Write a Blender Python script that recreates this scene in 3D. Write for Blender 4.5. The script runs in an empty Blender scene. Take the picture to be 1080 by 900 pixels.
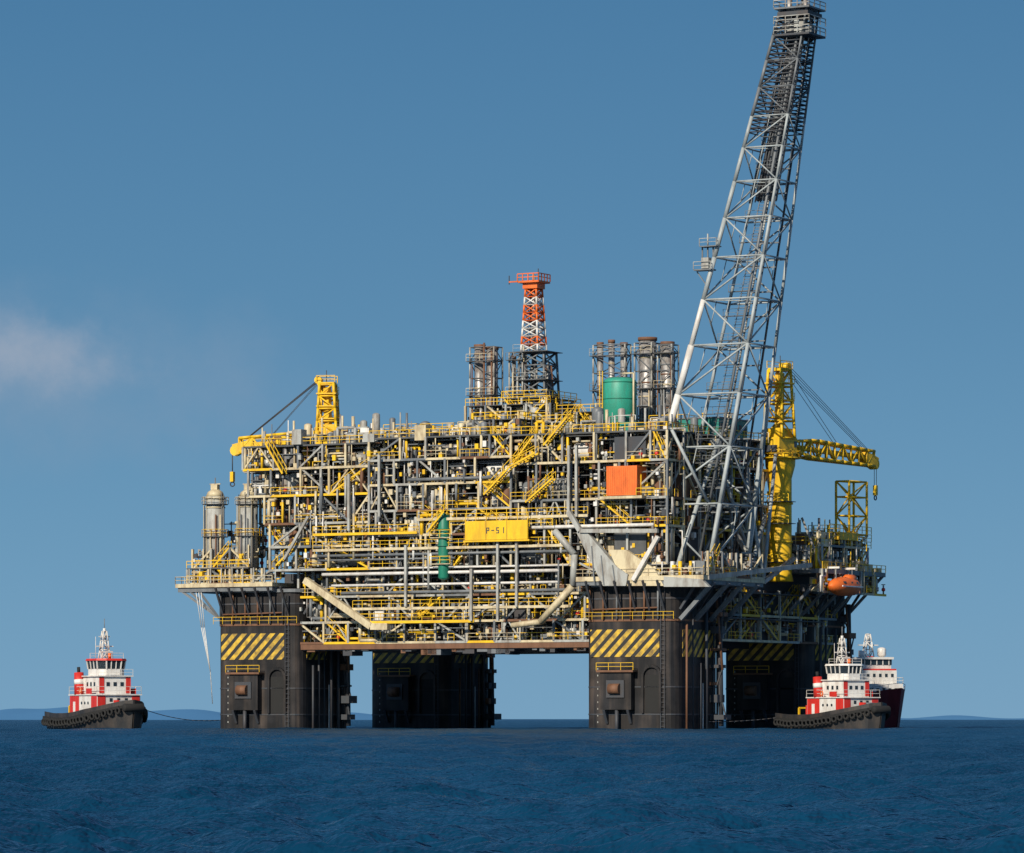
import bpy, math, random
import numpy as np
from mathutils import Vector, Matrix
R=random.Random(23)
scene=bpy.context.scene
# ------------------------------------------------------------------ survey constants
D=700.0; H=1.6; F=4667.0; HZ=758.5
TH=math.radians(28.9); C,S=math.cos(TH),math.sin(TH)
X0,Y0=-36.3,0.0
def u_at(px,v):
    k=(px-540.0)/F
    return (k*(D+v*C)-X0-v*S)/(C+k*S)
def z_at(py,u,v):
    return H+(HZ-py)/F*(D-u*S+v*C)
# ------------------------------------------------------------------ materials
MATS={}
def mat(name,col,rough=0.55,metal=0.0,wear=0.35,wearcol=None,scale=0.6):
    m=bpy.data.materials.new(name); m.use_nodes=True
    nt=m.node_tree; b=nt.nodes['Principled BSDF']
    b.inputs['Roughness'].default_value=rough; b.inputs['Metallic'].default_value=metal
    tc=nt.nodes.new('ShaderNodeTexCoord'); mp=nt.nodes.new('ShaderNodeMapping')
    mp.inputs['Scale'].default_value=(1,1,0.35)
    nt.links.new(tc.outputs['Object'],mp.inputs['Vector'])
    n=nt.nodes.new('ShaderNodeTexNoise'); n.inputs['Scale'].default_value=scale
    n.inputs['Detail'].default_value=3; n.inputs['Roughness'].default_value=0.8
    nt.links.new(mp.outputs['Vector'],n.inputs['Vector'])
    r=nt.nodes.new('ShaderNodeValToRGB')
    r.color_ramp.elements[0].position=0.40; r.color_ramp.elements[1].position=0.66
    r.color_ramp.elements[0].color=(0,0,0,1); r.color_ramp.elements[1].color=(wear,wear,wear,1)
    nt.links.new(n.outputs['Fac'],r.inputs['Fac'])
    mx=nt.nodes.new('ShaderNodeMixRGB')
    mx.inputs['Color1'].default_value=(*col,1)
    wc=wearcol or tuple(c*0.35 for c in col)
    mx.inputs['Color2'].default_value=(*wc,1)
    nt.links.new(r.outputs['Color'],mx.inputs['Fac'])
    nt.links.new(mx.outputs['Color'],b.inputs['Base Color'])
    MATS[name]=m
    return m
mat('light_grey_paint',(0.40,0.41,0.39),0.5,wear=0.65,wearcol=(0.14,0.10,0.07))
mat('cream_paint',(0.64,0.55,0.36),0.5,wear=0.6,wearcol=(0.20,0.12,0.06))
mat('white_paint',(0.76,0.75,0.72),0.4,wear=0.45,wearcol=(0.3,0.22,0.16))
mat('mid_grey_paint',(0.17,0.185,0.20),0.5,wear=0.5)
mat('dark_steel',(0.042,0.050,0.062),0.6,wear=0.5,wearcol=(0.07,0.048,0.04))  # base lifted slightly towards blue to stand in for aerial haze
mat('deck_grey',(0.09,0.095,0.10),0.7,wear=0.5)
mat('yellow_paint',(0.84,0.52,0.012),0.5,wear=0.45,wearcol=(0.42,0.22,0.02))
mat('rust_brown',(0.18,0.085,0.045),0.7,wear=0.5)
mat('green_paint',(0.015,0.22,0.14),0.5,wear=0.6,wearcol=(0.02,0.1,0.07),scale=.9)
mat('tank_green',(0.03,0.34,0.24),0.5,wear=0.6,wearcol=(0.05,0.2,0.14),scale=.9)
mat('orange_paint',(0.85,0.17,0.025),0.5,wear=0.45)
mat('red_paint',(0.62,0.035,0.025),0.45,wear=0.4)
mat('steel_silver',(0.38,0.37,0.36),0.42,metal=0.3,wear=0.8,wearcol=(0.10,0.07,0.055),scale=1.2)
mat('boom_grey',(0.40,0.44,0.45),0.5,wear=0.5)
mat('hull_black',(0.022,0.022,0.024),0.55,wear=0.7,wearcol=(0.07,0.055,0.045),scale=0.8)
mat('hull_maroon',(0.19,0.02,0.025),0.5,wear=0.5)
mat('glass_dark',(0.02,0.03,0.04),0.15,wear=0.0)
mat('rubber_black',(0.015,0.015,0.015),0.85,wear=0.2)
mat('teal_paint',(0.02,0.24,0.20),0.5)
def hazard():
    m=bpy.data.materials.new('hazard_stripes'); m.use_nodes=True
    nt=m.node_tree; b=nt.nodes['Principled BSDF']; b.inputs['Roughness'].default_value=0.6
    tc=nt.nodes.new('ShaderNodeTexCoord'); sp=nt.nodes.new('ShaderNodeSeparateXYZ')
    nt.links.new(tc.outputs['Object'],sp.inputs[0])
    a=nt.nodes.new('ShaderNodeMath'); a.operation='ADD'
    nt.links.new(sp.outputs[0],a.inputs[0]); nt.links.new(sp.outputs[1],a.inputs[1])
    c=nt.nodes.new('ShaderNodeMath'); c.operation='SUBTRACT'
    nt.links.new(a.outputs[0],c.inputs[0]); nt.links.new(sp.outputs[2],c.inputs[1])
    d=nt.nodes.new('ShaderNodeMath'); d.operation='MULTIPLY'; d.inputs[1].default_value=1/1.75
    nt.links.new(c.outputs[0],d.inputs[0])
    f=nt.nodes.new('ShaderNodeMath'); f.operation='FRACT'; nt.links.new(d.outputs[0],f.inputs[0])
    g=nt.nodes.new('ShaderNodeMath'); g.operation='GREATER_THAN'; g.inputs[1].default_value=0.45
    nt.links.new(f.outputs[0],g.inputs[0])
    n=nt.nodes.new('ShaderNodeTexNoise'); n.inputs['Scale'].default_value=0.9; n.inputs['Detail'].default_value=6
    nt.links.new(tc.outputs['Object'],n.inputs['Vector'])
    r=nt.nodes.new('ShaderNodeValToRGB'); r.color_ramp.elements[0].position=0.38; r.color_ramp.elements[1].position=0.66
    r.color_ramp.elements[0].color=(0.70,0.45,0.04,1); r.color_ramp.elements[1].color=(0.2,0.13,0.04,1)
    nt.links.new(n.outputs['Fac'],r.inputs['Fac'])
    mx=nt.nodes.new('ShaderNodeMixRGB'); mx.inputs['Color1'].default_value=(0.02,0.02,0.02,1)
    nt.links.new(g.outputs[0],mx.inputs['Fac']); nt.links.new(r.outputs['Color'],mx.inputs['Color2'])
    nt.links.new(mx.outputs['Color'],b.inputs['Base Color'])
    MATS['hazard_stripes']=m
hazard()
def column_mat():
    m=bpy.data.materials.new('column_black'); m.use_nodes=True
    nt=m.node_tree; b=nt.nodes['Principled BSDF']; b.inputs['Roughness'].default_value=0.65
    b.inputs['Specular IOR Level'].default_value=0.3
    tc=nt.nodes.new('ShaderNodeTexCoord')
    mp=nt.nodes.new('ShaderNodeMapping'); mp.inputs['Scale'].default_value=(1.2,1.2,0.08)
    nt.links.new(tc.outputs['Object'],mp.inputs['Vector'])
    n=nt.nodes.new('ShaderNodeTexNoise'); n.inputs['Scale'].default_value=0.8; n.inputs['Detail'].default_value=8
    nt.links.new(mp.outputs['Vector'],n.inputs['Vector'])
    r=nt.nodes.new('ShaderNodeValToRGB'); r.color_ramp.elements[0].position=0.40; r.color_ramp.elements[1].position=0.72
    r.color_ramp.elements[0].color=(0.015,0.016,0.020,1); r.color_ramp.elements[1].color=(0.055,0.046,0.042,1)  # column tones lifted a little bluish in place of real haze
    nt.links.new(n.outputs['Fac'],r.inputs['Fac'])
    n2=nt.nodes.new('ShaderNodeTexNoise'); n2.inputs['Scale'].default_value=0.22; n2.inputs['Detail'].default_value=6
    nt.links.new(tc.outputs['Object'],n2.inputs['Vector'])
    r2=nt.nodes.new('ShaderNodeValToRGB'); r2.color_ramp.elements[0].position=0.4; r2.color_ramp.elements[1].position=0.65
    r2.color_ramp.elements[0].color=(0.5,0.5,0.5,1); r2.color_ramp.elements[1].color=(1.5,1.4,1.3,1)
    nt.links.new(n2.outputs['Fac'],r2.inputs['Fac'])
    mx=nt.nodes.new('ShaderNodeMixRGB'); mx.blend_type='MULTIPLY'; mx.inputs['Fac'].default_value=1
    nt.links.new(r.outputs['Color'],mx.inputs['Color1']); nt.links.new(r2.outputs['Color'],mx.inputs['Color2'])
    nt.links.new(mx.outputs['Color'],b.inputs['Base Color'])
    MATS['column_black']=m
column_mat()
# ------------------------------------------------------------------ mesh builder
class MB:
    def __init__(s): s.v=[];s.f=[];s.m=[];s.sm=[]
    def _add(s,vs,fs,m,sm=False):
        o=len(s.v); s.v.extend([tuple(p) for p in vs])
        for f in fs:
            s.f.append(tuple(i+o for i in f)); s.m.append(m); s.sm.append(sm)
    def box(s,x0,x1,y0,y1,z0,z1,m):
        vs=[(x0,y0,z0),(x1,y0,z0),(x1,y1,z0),(x0,y1,z0),(x0,y0,z1),(x1,y0,z1),(x1,y1,z1),(x0,y1,z1)]
        s._add(vs,[(0,3,2,1),(4,5,6,7),(0,1,5,4),(1,2,6,5),(2,3,7,6),(3,0,4,7)],m)
    def beam(s,a,b,w,m,h=None):
        a=Vector(a);b=Vector(b);d=b-a
        if d.length<1e-4:return
        d.normalize(); up=Vector((0,0,1)) if abs(d.z)<0.95 else Vector((1,0,0))
        x=d.cross(up).normalized(); y=x.cross(d).normalized()
        h=h or w; x=x*w/2;y=y*h/2
        vs=[a-x-y,a+x-y,a+x+y,a-x+y,b-x-y,b+x-y,b+x+y,b-x+y]
        s._add(vs,[(0,1,2,3),(7,6,5,4),(0,4,5,1),(1,5,6,2),(2,6,7,3),(3,7,4,0)],m)
    def loft(s,a,b,prof,m,n=8,sm=True,caps=True):
        a=Vector(a);b=Vector(b);d=b-a
        if d.length<1e-4:return
        dn=d.normalized(); up=Vector((0,0,1)) if abs(dn.z)<0.95 else Vector((1,0,0))
        x=dn.cross(up).normalized(); y=x.cross(dn).normalized()
        vs=[]
        for t,r in prof:
            c=a+d*t
            for k in range(n):
                an=2*math.pi*k/n
                vs.append(c+x*(r*math.cos(an))+y*(r*math.sin(an)))
        fs=[]
        for i in range(len(prof)-1):
            for k in range(n):
                k2=(k+1)%n
                fs.append((i*n+k,i*n+k2,(i+1)*n+k2,(i+1)*n+k))
        s._add(vs,fs,m,sm)
        if caps:
            o=len(s.v)-len(vs)
            s.f.append(tuple(o+k for k in range(n))[::-1]); s.m.append(m); s.sm.append(False)
            L=o+(len(prof)-1)*n
            s.f.append(tuple(L+k for k in range(n))); s.m.append(m); s.sm.append(False)
    def cyl(s,a,b,r,m,n=8,r2=None): s.loft(a,b,[(0,r),(1,r if r2 is None else r2)],m,n)
    def pipe(s,pts,r,m,n=6):
        for i in range(len(pts)-1): s.cyl(pts[i],pts[i+1],r,m,n)
    def vessel(s,a,b,r,m,n=14):
        L=(Vector(b)-Vector(a)).length; e=min(0.3,0.5*r/L)
        s.loft(a,b,[(0,r*0.25),(e*0.25,r*0.65),(e*0.6,r*0.9),(e,r),(1-e,r),(1-e*0.6,r*0.9),(1-e*0.25,r*0.65),(1,r*0.25)],m,n)
    def rail(s,a,b,m='yellow_paint',h=1.1,t=0.09,step=1.7):
        a=Vector(a);b=Vector(b);L=(b-a).length
        if L<0.3:return
        up=Vector((0,0,h))
        s.beam(a+up,b+up,t,m); s.beam(a+up*0.5,b+up*0.5,t*0.8,m)
        n=max(1,int(L/step))
        for i in range(n+1):
            p=a.lerp(b,i/n); s.beam(p,p+up,t,m)
    def stair(s,a,b,w=0.9,m='yellow_paint',side=(0,1,0)):
        a=Vector(a);b=Vector(b);sd=Vector(side)*w/2
        for q in (-1,1):
            s.beam(a+sd*q,b+sd*q,0.12,m,0.26)
            s.beam(a+sd*q+Vector((0,0,1.1)),b+sd*q+Vector((0,0,1.1)),0.08,m)
            n=max(2,int((b-a).length/1.3))
            for i in range(n+1):
                p=a.lerp(b,i/n)+sd*q; s.beam(p,p+Vector((0,0,1.1)),0.07,m)
        n=max(3,int(abs(b.z-a.z)/0.25))
        for i in range(1,n):
            p=a.lerp(b,i/n); s.beam(p-sd,p+sd,0.28,'deck_grey',0.05)
    def torus(s,c,axis,r,t,m,n=12,k=6):
        c=Vector(c);ax=Vector(axis).normalized()
        up=Vector((0,0,1)) if abs(ax.z)<0.9 else Vector((1,0,0))
        x=ax.cross(up).normalized();y=x.cross(ax).normalized();vs=[];fs=[]
        for i in range(n):
            a=2*math.pi*i/n; d=x*math.cos(a)+y*math.sin(a)
            for j in range(k):
                b=2*math.pi*j/k; vs.append(c+d*(r+t*math.cos(b))+ax*(t*math.sin(b)))
        for i in range(n):
            for j in range(k):
                fs.append((i*k+j,((i+1)%n)*k+j,((i+1)%n)*k+(j+1)%k,i*k+(j+1)%k))
        s._add(vs,fs,m,True)
    def lattice(s,secs,rc,rb,mc,mb=None,n=6,diag=True,x=False):
        mb=mb or mc
        for i in range(len(secs)):
            A=secs[i];N=len(A)
            for k in range(N): s.cyl(A[k],A[(k+1)%N],rb,mb,5)
            if i<len(secs)-1:
                B=secs[i+1]
                for k in range(N):
                    s.cyl(A[k],B[k],rc,mc,n)
                    if diag:
                        if (i+k)%2 or x: s.cyl(A[k],B[(k+1)%N],rb,mb,5)
                        if not (i+k)%2 or x: s.cyl(A[(k+1)%N],B[k],rb,mb,5)
    def build(s,name,parent=None):
        me=bpy.data.meshes.new(name); me.from_pydata([tuple(p) for p in s.v],[],s.f)
        used=sorted(set(s.m)); ix={k:i for i,k in enumerate(used)}
        for k in used: me.materials.append(MATS[k])
        me.polygons.foreach_set('material_index',[ix[k] for k in s.m])
        me.polygons.foreach_set('use_smooth',s.sm)
        me.update()
        o=bpy.data.objects.new(name,me); scene.collection.objects.link(o)
        if parent: o.parent=parent
        return o
def empty(name,loc=(0,0,0),rz=0,sc=1):
    e=bpy.data.objects.new(name,None); scene.collection.objects.link(e)
    e.location=loc; e.rotation_euler=(0,0,rz); e.scale=(sc,sc,sc); e.empty_display_size=1; return e
def sq(cx,cy,z,sx,sy=None):
    sy=sx if sy is None else sy
    return [(cx-sx/2,cy-sy/2,z),(cx+sx/2,cy-sy/2,z),(cx+sx/2,cy+sy/2,z),(cx-sx/2,cy+sy/2,z)]

plat=empty('oil_platform',(X0,Y0,0),-TH)
W,L=65.7,46.8
# ------------------------------------------------------------------ columns
for ci,(cu,cv) in enumerate([(0,0),(W,0),(0,L),(W,L)]):
    m=MB(); hs=7.7; rr=2.2
    ring=[]
    for qx,qy,a0 in [(1,-1,-90),(1,1,0),(-1,1,90),(-1,-1,180)]:
        for k in range(6):
            a=math.radians(a0+18*k)
            ring.append((cu+qx*(hs-rr)+rr*math.cos(a),cv+qy*(hs-rr)+rr*math.sin(a)))
    n=len(ring); zs=[-8,22.0]
    vs=[(x,y,z) for z in zs for x,y in ring]
    fs=[(k,(k+1)%n,n+(k+1)%n,n+k) for k in range(n)]
    m._add(vs,fs,'column_black',False); m._add([(x,y,22.0) for x,y in ring],[tuple(range(n))],'column_black')
    for z,o,hh,c in ((2.2,.06,.2,'dark_steel'),(6.3,.06,.2,'dark_steel'),(16.2,.1,.3,'rust_brown'),(19.5,.08,.25,'dark_steel'),(21.4,.3,.5,'mid_grey_paint')):
        vs=[(cu+(x-cu)*(1+o/hs),cv+(y-cv)*(1+o/hs),zz) for zz in (z,z+hh) for x,y in ring]
        m._add(vs,fs+[tuple(range(n))[::-1],tuple(range(n,2*n))],c)
    zb0,zb1=10.9,15.0
    m.box(cu-hs+1.2,cu+hs-2.6,cv-hs-0.07,cv-hs-0.01,zb0,zb1,'hazard_stripes')
    m.box(cu+hs+0.01,cu+hs+0.07,cv-hs+2.4,cv+hs-(7.0 if ci==0 else 2),zb0,zb1,'hazard_stripes')
    m.rail((cu-hs,cv-hs-0.5,16.5),(cu+hs,cv-hs-0.5,16.5),'yellow_paint',t=.06)
    fx=cu-1.6
    m.box(fx-2.6,fx+2.6,cv-hs-1.3,cv-hs-0.01,3.0,8.6,'column_black')
    m.box(fx-3.1,fx+3.1,cv-hs-1.7,cv-hs-0.01,8.6,8.9,'rust_brown')
    m.rail((fx-3.1,cv-hs-1.6,8.9),(fx+3.1,cv-hs-1.6,8.9),'yellow_paint',t=.07)
    m.box(fx-1.5,fx+1.5,cv-hs-1.5,cv-hs-1.31,4.8,7.4,'dark_steel')
    m.cyl((fx-.9,cv-hs-1.6,6.1),(fx+.9,cv-hs-1.6,6.1),.8,'rust_brown',14)
    for q in (-2,2): m.beam((fx+q,cv-hs-1.2,3.0),(fx+q,cv-hs-.1,1.0),.4,'dark_steel')
    m.cyl((fx,cv-hs-.9,3),(fx,cv-hs-.9,-1),0.3,'dark_steel')
    ax=cu+3.9
    pts=[(ax+1.5*math.cos(math.pi*k/12),8.0+1.5*math.sin(math.pi*k/12)) for k in range(13)]
    pts=[(ax+1.5,2.5)]+pts+[(ax-1.5,2.5)]
    for k in range(len(pts)-1): m.beam((pts[k][0],cv-hs-.2,pts[k][1]),(pts[k+1][0],cv-hs-.2,pts[k+1][1]),.4,'column_black')
    m.box(ax-1.2,ax+1.2,cv-hs-0.06,cv-hs-0.01,2.5,8.2,'rubber_black')  # flat black panel, not rubber: paints the dark of an arched recess
    for q in (-0.3,0.3): m.beam((cu+hs-1.9+q,cv-hs-0.35,-1),(cu+hs-1.9+q,cv-hs-0.35,21),0.09,'dark_steel')
    for i in range(28): m.beam((cu+hs-2.2,cv-hs-0.35,0.5+i*0.72),(cu+hs-1.6,cv-hs-0.35,0.5+i*0.72),0.06,'dark_steel')
    for i in range(9): m.box(cu-hs+2.35,cu-hs+2.5,cv-hs-.03,cv-hs-.005,1+i*1.0,1.25+i*1.0,'light_grey_paint')
    for i in range(6):
        y=cv-4.5+i*2.1+R.uniform(-.5,.5); r=R.choice([0.12,0.18,0.28])
        m.cyl((cu+hs+0.45,y,-2),(cu+hs+0.45,y,R.choice([10,16,21])),r,R.choice(['dark_steel','rust_brown','dark_steel','dark_steel']))
    m.beam((cu+hs+.3,cv+1,0),(cu+hs+.3,cv+1,7),.15,'white_paint')
    for i in range(6):
        x=cu-6.5+i*2.3
        m.cyl((x,cv-hs-0.3,16.5),(x,cv-hs-0.3,21.8),0.16,R.choice(['rust_brown','dark_steel','mid_grey_paint']))
    m.pipe([(cu-6,cv-hs-.4,18),(cu+5,cv-hs-.4,18.2)],.14,'rust_brown')
    for i in range(7):
        q=R.uniform(.6,2.4);z=1.5+i*2.6
        m.box(cu+hs-.1,cu+hs+q,cv+4.0,cv+6.5,z,z+R.uniform(.2,1.2),R.choice(['dark_steel','rust_brown','dark_steel','dark_steel']))
        m.beam((cu+hs+q,cv+5,z),(cu+hs+R.uniform(.4,2),cv+5,z+2.6),.18,'dark_steel')
    m.cyl((cu+hs+1.2,cv+5.4,0.5),(cu+hs+.9,cv+5.4,20),0.4,'dark_steel')
    m.cyl((cu+hs+1.9,cv+4.4,9),(cu+hs+.9,cv+4.4,20),0.2,'rust_brown')
    for k in range(6):
        x=cu-6+2.4*k
        m.beam((x,cv-hs,17.5),(x,cv-hs-2.6,22.2),0.3,'dark_steel')
    for k in range(5):
        y=cv-6+3*k
        m.beam((cu+hs,y,18),(cu+hs+3,y,22.2),0.35,'dark_steel')
    m.build('column_%d'%(ci+1),plat)
# ------------------------------------------------------------------ deck box
m=MB()
m.box(1,W-1,-1,L+3,13.6,24.5,'dark_steel')
m.box(W-1,W+6.5,3,L-3,13.6,24.5,'dark_steel')
for i in range(24):
    x=3+i*2.6; m.beam((x,-6,13.2),(x,L+3,13.2),0.4,'dark_steel',0.9)
for v in (-6,-2,6,18,30,42): m.beam((6,v,12.7),(W-6,v,12.7),0.5,'dark_steel',0.9)
m.beam((7,-6.4,12.9),(W-7,-6.4,12.9),0.3,'rust_brown',1.0)
for i in range(50):
    x=R.uniform(8,W-8); m.box(x,x+R.uniform(.4,2.5),-6.3,-3,12.9-R.uniform(.3,1.5),12.9,R.choice(['dark_steel','mid_grey_paint','rust_brown','dark_steel']))
m.build('deck_box',plat)

# ------------------------------------------------------------------ clutter generators
PC=['light_grey_paint']*7+['cream_paint']*9+['white_paint']*3+['mid_grey_paint']*5+['yellow_paint']*4+['dark_steel']*3+['rust_brown']*3+['steel_silver']*3
def bay(m,fn,s0,s1,z0,z1,dmax,dens=1.0,edge=True):
    w=s1-s0;h=z1-z0
    rc=lambda:R.choice(PC)
    if edge:
        ec=R.choice(['cream_paint','light_grey_paint','cream_paint','yellow_paint','mid_grey_paint','light_grey_paint','rust_brown','cream_paint'])
        m.beam(fn(s0,0,z0),fn(s1,0,z0),0.25,ec,0.36)
        m.beam(fn(s0,0,z0),fn(s0,0,z1),0.34,R.choice(['cream_paint','light_grey_paint','mid_grey_paint','light_grey_paint']))
        if R.random()<0.66:
            a=s0+R.choice([0,0,w*.4]);b=s1-R.choice([0,0,w*.4]); m.rail(fn(a,-0.15,z0+0.2),fn(b,-0.15,z0+0.2),R.choice(['yellow_paint','yellow_paint','yellow_paint','cream_paint']),t=.075)
    k=R.random()
    if k<0.3:
        a,b=(s0,s1) if R.random()<0.5 else (s1,s0)
        m.beam(fn(a,0.2,z0),fn(b,0.2,z1),0.28,R.choice(['light_grey_paint','cream_paint','mid_grey_paint']))
    elif k<0.42:
        mid=(s0+s1)/2; c=R.choice(['light_grey_paint','cream_paint','mid_grey_paint'])
        m.beam(fn(s0,0.2,z0),fn(mid,0.2,z1),0.22,c); m.beam(fn(s1,0.2,z0),fn(mid,0.2,z1),0.22,c)
    t=R.random()
    if t<0.2:
        r=R.uniform(0.7,min(1.5,h*0.36)); d=R.uniform(1.8,3.5); zc=z0+0.5+r
        m.vessel(fn(s0+0.5,d,zc),fn(s1-0.4,d,zc),r,R.choice(['light_grey_paint','white_paint','cream_paint','steel_silver','mid_grey_paint']))
        for q in (0.25,0.75): m.box(*sorted([fn(s0+w*q-0.15,d-r*.7,0)[0],fn(s0+w*q+0.15,d+r*.7,0)[0]]),*sorted([fn(s0+w*q-0.15,d-r*.7,0)[1],fn(s0+w*q+0.15,d+r*.7,0)[1]]),z0+0.1,zc-r*0.6,'mid_grey_paint')
    elif t<0.42:
        for i in range(R.randint(1,4)):
            s=R.uniform(s0+0.8,s1-0.8); r=R.uniform(0.35,0.9); d=R.uniform(1.0,3.5)
            m.vessel(fn(s,d,z0+0.4),fn(s,d,z1-R.uniform(0.3,1.2)),r,R.choice(['light_grey_paint','white_paint','cream_paint','steel_silver','rust_brown']),12)
    elif t<0.66:
        for i in range(R.randint(2,4)):
            a=R.uniform(s0,s1-1.5); b=a+R.uniform(.8,2.0); d=R.uniform(0.6,3); zt=z0+R.uniform(1,h*0.8)
            p=fn(a,d,0);q=fn(b,d+1.5,0)
            m.box(min(p[0],q[0]),max(p[0],q[0]),min(p[1],q[1]),max(p[1],q[1]),z0+0.15,zt,R.choice(['light_grey_paint','cream_paint','mid_grey_paint','dark_steel','white_paint','rust_brown','mid_grey_paint']))
    elif t<0.80:
        n=R.randint(4,7); zz=z0+R.uniform(0.5,h*0.4); r=R.uniform(0.1,0.18)
        for i in range(n):
            d=R.uniform(.4,1.8); m.cyl(fn(s0,d,zz+i*r*2.6),fn(s1,d,zz+i*r*2.6),r,rc(),6)
    for i in range(int(14*dens)):
        d=R.uniform(0.0,dmax*0.8); r=R.choice([0.06,0.08,0.1,0.12,0.16,0.22,0.3]); c=rc()
        z=R.uniform(z0+0.3,z1-0.2); a=R.uniform(s0,s1); b=a+R.uniform(-w,w)*0.7; b=max(s0-.6,min(s1+.6,b))
        k=R.random()
        if k<0.15: m.cyl(fn(a,d,z),fn(b,d,z),r,c,6)
        elif k<0.5: m.cyl(fn(a,d,z0),fn(a,d,z1),r,c,6)
        elif k<0.8:
            z2=R.choice([z0,z1]); m.pipe([fn(a,d,z2),fn(a,d,z),fn(b,d,z),fn(b,d,z0+z1-z2)],r,c)
        elif k<.9: m.pipe([fn(a,d,z),fn(a,d+3,z),fn(b,d+3,z)],r,c)
        else:
            p=fn(a,d,z); m.cyl((p[0],p[1],z0+.1),(p[0],p[1],z0+1.6),.14,c); m.vessel((p[0],p[1],z0+.6),(p[0],p[1],z0+1.2),.32,R.choice(['cream_paint','red_paint','light_grey_paint','rust_brown']),8); m.torus((p[0],p[1],z0+1.7),(0,0,1),.32,.06,'rust_brown',8,4)
    for i in range(int(2*dens)):
        z=R.uniform(z0+h*0.5,z1-0.2); d=R.uniform(.3,2); m.beam(fn(s0,d,z),fn(s1,d,z),0.5,R.choice(['mid_grey_paint','deck_grey']),0.12)
    for i in range(int(9*dens)):
        s=R.uniform(s0,s1);d=R.uniform(-.1,1.6);z=R.uniform(z0+0.4,z1-0.4);q=R.uniform(0.08,0.32)
        p=fn(s,d,z); m.box(p[0]-q,p[0]+q,p[1]-q,p[1]+q,z-q*R.uniform(.8,1.8),z+q*1.2,R.choice(['white_paint','cream_paint','yellow_paint','rust_brown','dark_steel','mid_grey_paint','light_grey_paint','cream_paint','yellow_paint']))
    if R.random()<0.15:
        a,b=(s0+0.3,s1-0.3) if R.random()<0.5 else (s1-0.3,s0+0.3)
        p0=Vector(fn(0,0,0));p1=Vector(fn(0,1,0))
        m.stair(fn(a,0.5,z0+0.2),fn(b,0.5,z1+0.1),0.8,'yellow_paint',tuple(p1-p0))

VF=-8.5; UR=72.5
front=lambda s,d,z:(s,VF+d,z)
right=lambda s,d,z:(UR-d,s,z)
m=MB()
lf=lambda s,d,z:(s,-6.5+d,z)
lz=[13.4,16.6,20.6,24.8]
for li in range(3):
    m.box(7,W-7,-6.2,0,lz[li]-0.2,lz[li],'deck_grey')
    s=7.0
    while s<W-8:
        e=min(s+R.uniform(4,6),W-7.2); bay(m,lf,s,e,lz[li],lz[li+1],4.5,0.8); s=e
m.build('lower_deck_pipework',plat)
decks=MB(); cl=MB(); inn=MB()
SECT=[(-2,21,[24.8,28.4,32.0,36.4,40.6,44.2]),(21,46,[24.8,29.8,33.6,37.6,41.4,44.8]),(46,UR,[24.8,30.4,34.6,40.2,44.6])]
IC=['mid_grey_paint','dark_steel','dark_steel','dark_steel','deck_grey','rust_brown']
for si,(ua,ub,lv) in enumerate(SECT):
    for li in range(len(lv)-1):
        z0,z1=lv[li],lv[li+1]
        u0=ua if si else [3,3,2,-1,-2][li]
        decks.box(u0,ub,VF,28,z0-0.2,z0+0.1,'deck_grey')
        s=u0
        while s<ub-1:
            e=min(s+R.uniform(4,6.2),ub)
            if ub-e<2.5:e=ub
            bay(cl,front,s,e,z0,z1,6,1.15)
            if R.random()<0.7:
                ii=R.uniform(4.5,8)
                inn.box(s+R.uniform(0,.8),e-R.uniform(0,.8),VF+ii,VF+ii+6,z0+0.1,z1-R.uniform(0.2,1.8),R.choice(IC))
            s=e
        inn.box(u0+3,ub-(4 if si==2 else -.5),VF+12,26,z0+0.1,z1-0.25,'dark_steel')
        if si==2:
            s=VF
            while s<27:
                e=min(s+5.4,28)
                if 28-e<2:e=28
                bay(cl,right,s,e,z0,z1,5,1.1)
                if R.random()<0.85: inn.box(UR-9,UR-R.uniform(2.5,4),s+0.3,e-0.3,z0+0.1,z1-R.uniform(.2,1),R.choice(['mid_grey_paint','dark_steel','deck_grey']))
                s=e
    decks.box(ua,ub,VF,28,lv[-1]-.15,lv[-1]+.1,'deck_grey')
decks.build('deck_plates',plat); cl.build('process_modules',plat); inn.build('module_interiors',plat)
# ---- long continuous features of the front face
m=MB()
for py,c,a,b in [(563,'yellow_paint',330,440),(578,'cream_paint',330,600),(641,'cream_paint',372,600),(656,'yellow_paint',380,500),(546,'cream_paint',440,620)]:
    v=VF-0.7; ua,ub=u_at(a,v),u_at(b,v); z=z_at(py,(ua+ub)/2,v)
    m.beam((ua,v,z),(ub,v,z),0.25,c,0.4)
    m.rail((ua,v,z+0.2),(ub,v,z+0.2),'yellow_paint',t=.075)
for py,a,b,r in [(584,335,600,.22),(590,335,480,.16),(604,340,590,.26),(598,400,600,.14),(616,350,590,.2),(624,360,600,.24),(505,430,520,.26),(555,560,690,.28)]:
    v=VF-0.3; ua,ub=u_at(a,v),u_at(b,v); z=z_at(py,(ua+ub)/2,v)
    m.cyl((ua,v,z),(ub,v,z),r,R.choice(['light_grey_paint','cream_paint','white_paint','mid_grey_paint']))
def fb(px1,py1,px2,py2,w,c,v=VF-1.0,cyl=False):
    a=u_at(px1,v);b=u_at(px2,v)
    p=(a,v,z_at(py1,a,v));q=(b,v,z_at(py2,b,v))
    (m.cyl(p,q,w/2,c,10) if cyl else m.beam(p,q,w,c))
fb(322,612,392,661,1.0,'cream_paint'); fb(392,661,410,661,1.0,'cream_paint')
fb(604,618,570,656,1.1,'cream_paint',cyl=True); fb(570,656,540,660,0.9,'cream_paint',cyl=True)
fb(585,560,606,585,1.0,'light_grey_paint',cyl=True); fb(606,585,604,618,1.0,'light_grey_paint',cyl=True)
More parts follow.
